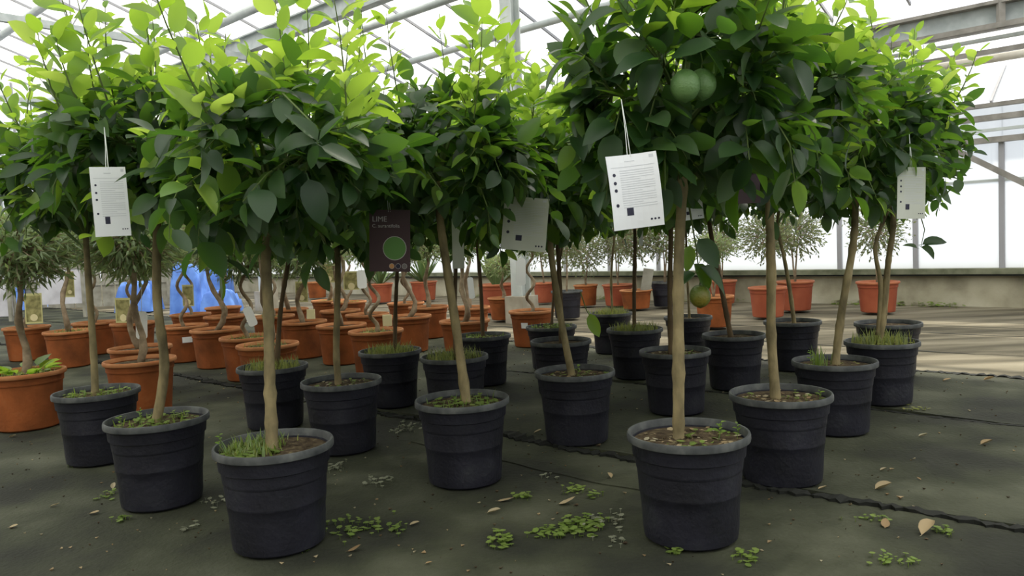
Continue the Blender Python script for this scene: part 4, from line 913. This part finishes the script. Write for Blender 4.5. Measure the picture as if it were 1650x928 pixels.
# ------------------------------------------------------------------ weeds and litter on the floor
def weed_patch(px, py, n, sx, sy, size, mat, label, seed, hmax=.022):
    rg = random.Random(seed); c = floor_at(px, py)
    mb = rosettes(rg, int(n * (1.5 if mat == 'weed' else .8)), 0, 0, sx * .75, sy * .9, 0.0, size * 1.15, 9, hmax)
    o = mb.build('weed_patch', mat); o.location = tuple(c); tag(o, label, 'weed', 'weeds on the matting', 'stuff')
W = [
 (585, 850, 40, .10, .07, .011, 'weed', 'clover-like weed patch right of the foremost left pot'),
 (640, 852, 8, .03, .03, .010, 'weed', 'tiny weed tuft at the right end of the left clover patch'),
 (488, 888, 9, .02, .02, .013, 'weed', 'bright small seedling at the foot of the foremost left pot'),
 (810, 872, 30, .035, .04, .011, 'weed', 'compact bright weed tuft in the middle foreground'),
 (935, 848, 70, .055, .055, .012, 'weed', 'largest bright weed patch left of the foremost right pot'),
 (895, 860, 30, .06, .04, .011, 'weed', 'loose weed patch joining the largest one on its left'),
 (985, 838, 34, .06, .05, .010, 'pale_weed', 'greyish weed patch touching the foremost right pot'),
 (988, 870, 16, .03, .03, .009, 'pale_weed', 'small greyish weed tuft nearer than the foremost right pot foot'),
 (1125, 875, 14, .02, .03, .012, 'weed', 'upright seedling in front of the foremost right pot'),
 (1092, 892, 10, .018, .02, .011, 'weed', 'low seedling at the front foot of the foremost right pot'),
 (1205, 900, 18, .03, .04, .010, 'weed', 'pale seedling right of the foremost right pot'),
 (928, 792, 16, .03, .04, .010, 'weed', 'thin weed tuft above the largest bright patch'),
 (845, 802, 10, .03, .02, .011, 'weed', 'tiny weed beside the grey fallen leaf'),
 (962, 800, 8, .03, .02, .010, 'weed', 'tiny pale weed left of the foremost right pot rim'),
 (540, 755, 30, .03, .07, .010, 'pale_weed', 'greyish weed clump under the greyish black pot'),
 (598, 775, 22, .05, .05, .010, 'pale_weed', 'greyish weeds between two left pots and the central pot'),
 (622, 778, 14, .03, .04, .011, 'pale_weed', 'small greyish weed clump left of the central pot'),
 (655, 690, 60, .08, .09, .010, 'pale_weed', 'spread of pale litter weeds left of the central pot rim'),
 (355, 808, 20, .05, .05, .010, 'pale_weed', 'greyish weeds between the two front left pots'),
 (300, 855, 10, .02, .03, .010, 'pale_weed', 'tiny weed in the left foreground'),
 (175, 800, 12, .04, .04, .010, 'weed', 'weed sprigs left of the leaning-looking pot'),
 (200, 838, 8, .03, .02, .010, 'weed', 'weed sprig at the left foreground pot foot'),
 (125, 752, 8, .05, .02, .011, 'weed', 'weed at the foot of the leftmost black pot'),
 (1440, 905, 18, .06, .03, .009, 'weed', 'low weeds at the bottom right foreground'),
 (1395, 838, 10, .05, .02, .009, 'weed', 'sparse weeds left of the crumpled leaf'),
 (1520, 858, 12, .03, .03, .010, 'weed', 'weed sprig beside the crumpled leaf'),
 (1480, 660, 26, .07, .03, .009, 'dry_grass', 'yellow moss patch beside the rightmost black pot'),
 (880, 770, 10, .04, .03, .009, 'pale_weed', 'tiny pale weed right of the central pot foot'),
]
for i, (px, py, n, sx, sy, s, mt, lab) in enumerate(W): weed_patch(px, py, n, sx, sy, s, mt, lab, 600 + i)
def dry_leaf(px, py, L, a, label, seed, fold=.5, mat='dry'):
    rg = random.Random(seed); c = floor_at(px, py, 0.004)
    mb = leaf_variant(rg, rg.uniform(.45, .6), fold, rg.uniform(-.3, -.1), rg.uniform(-.3, .3)); o = mb.build('fallen_leaf', mat, None, True)
    o.location = tuple(c); o.rotation_euler = (rg.uniform(0, .15), rg.uniform(-.1, .1), a); o.scale = (L * .85, L * .85, L * .85); tag(o, label, 'fallen leaf', 'fallen leaves on the matting')
for i, (px, py, L, a, lab, fo) in enumerate([
 (80, 816, .05, -1.3, 'yellow fallen leaf left of the front pots', .5), (143, 828, .055, -1.5, 'pale fallen leaf in the left foreground', .4), (14, 850, .045, -1.4, 'pale fallen leaf near the left bottom corner', .3),
 (182, 788, .06, .4, 'pale curled leaf by the second left pot', .9), (15, 704, .05, -1.5, 'dry leaf by the big orange pot', .6), (560, 888, .062, -1.5, 'brownish oval leaf in the bottom foreground', .15),
 (660, 846, .05, -1.2, 'narrow pale leaf right of the left clover patch', .5), (785, 826, .07, -1.7, 'reddish fallen leaf in the centre foreground', .7), (802, 807, .085, -1.6, 'grey flat leaf in the centre foreground', .1),
 (985, 770, .05, .2, 'pale curled leaf left of the foremost right pot', 1.0), (685, 908, .03, -1.5, 'tiny yellow leaf at the bottom edge', .6), (900, 812, .09, -1.5, 'grey leaf above the largest weed patch', .1),
 (1426, 850, .075, -.5, 'brown oval leaf in the right foreground', .3), (1485, 862, .11, -.9, 'large crumpled brown leaf in the right foreground', 1.1), (1410, 788, .09, -1.5, 'white stick-like leaf right of the front pots', .9),
 (1418, 758, .04, -1.5, 'small pale curled leaf right of the pots', .9), (1484, 773, .03, .3, 'tiny orange leaf on the right matting', .5), (1480, 703, .06, -1.6, 'thin pale leaf by the right seam', .8),
 (1580, 716, .08, -1.5, 'dark twig-like leaf on the right matting', .9), (1520, 613, .07, -1.5, 'pale leaf on the matting edge by the path', .5), (1585, 612, .08, -2.0, 'curled pinkish leaf on the matting edge at right', .9),
 (1318, 788, .05, -1.5, 'pale leaf by the foot of the straight-trunk pot', .7), (860, 698, .06, -1.5, 'pale leaf by the centre-right pot', .6), (580, 620, .06, -.8, 'upright dry leaf behind the greyish pot', .8)]):
    dry_leaf(px, py, L, a, lab, 700 + i, fo)
# crumbs of soil, bark and dead leaf strewn over the matting
rc = random.Random(31); lit = {'pale': MB(), 'dark': MB()}
for i in range(1900):
    u = rc.uniform(-1.5, 7.0); v = rc.uniform(0.2, 6.4); p = uv(u, v, 0.003); r = rc.uniform(.002, .009) * (1.6 if rc.random() < .06 else 1); a = rc.uniform(0, 6.28)
    vs_ = [p + np.array([r * cos(a + k * 2.1) * (1.6 if k == 0 else 1), r * sin(a + k * 2.1), rc.uniform(0, r * .8)]) for k in range(3)] + [p - np.array([0, 0, .004])]
    lit['pale' if rc.random() < .45 else 'dark'].add(vs_, [(0, 1, 2), (0, 3, 1), (1, 3, 2), (2, 3, 0)])
tag(lit['pale'].build('pale_litter', 'dry'), 'pale crumbs of dead leaf strewn over the matting', 'litter', kind='stuff')
tag(lit['dark'].build('dark_litter', 'soil'), 'dark crumbs of soil strewn over the matting', 'litter', kind='stuff')

# weeds along the foot of the back wall
rw = random.Random(8); wf = MB()
for i in range(420):
    u = rw.uniform(-1, 12); m_ = rosettes(rw, 2, 0, 0, .05, .03, 0, .03, 9, .07); o_ = uv(u, V_WALL - rw.uniform(.02, .16) , -0.03)
    if sin(u * 2.3) + sin(u * 5.1) > -.2: wf.add([np.array(q) + o_ for q in m_.v], m_.f)
tag(wf.build('wall_foot_weeds', 'weed'), 'low weeds growing along the foot of the back wall', 'weed', kind='stuff')
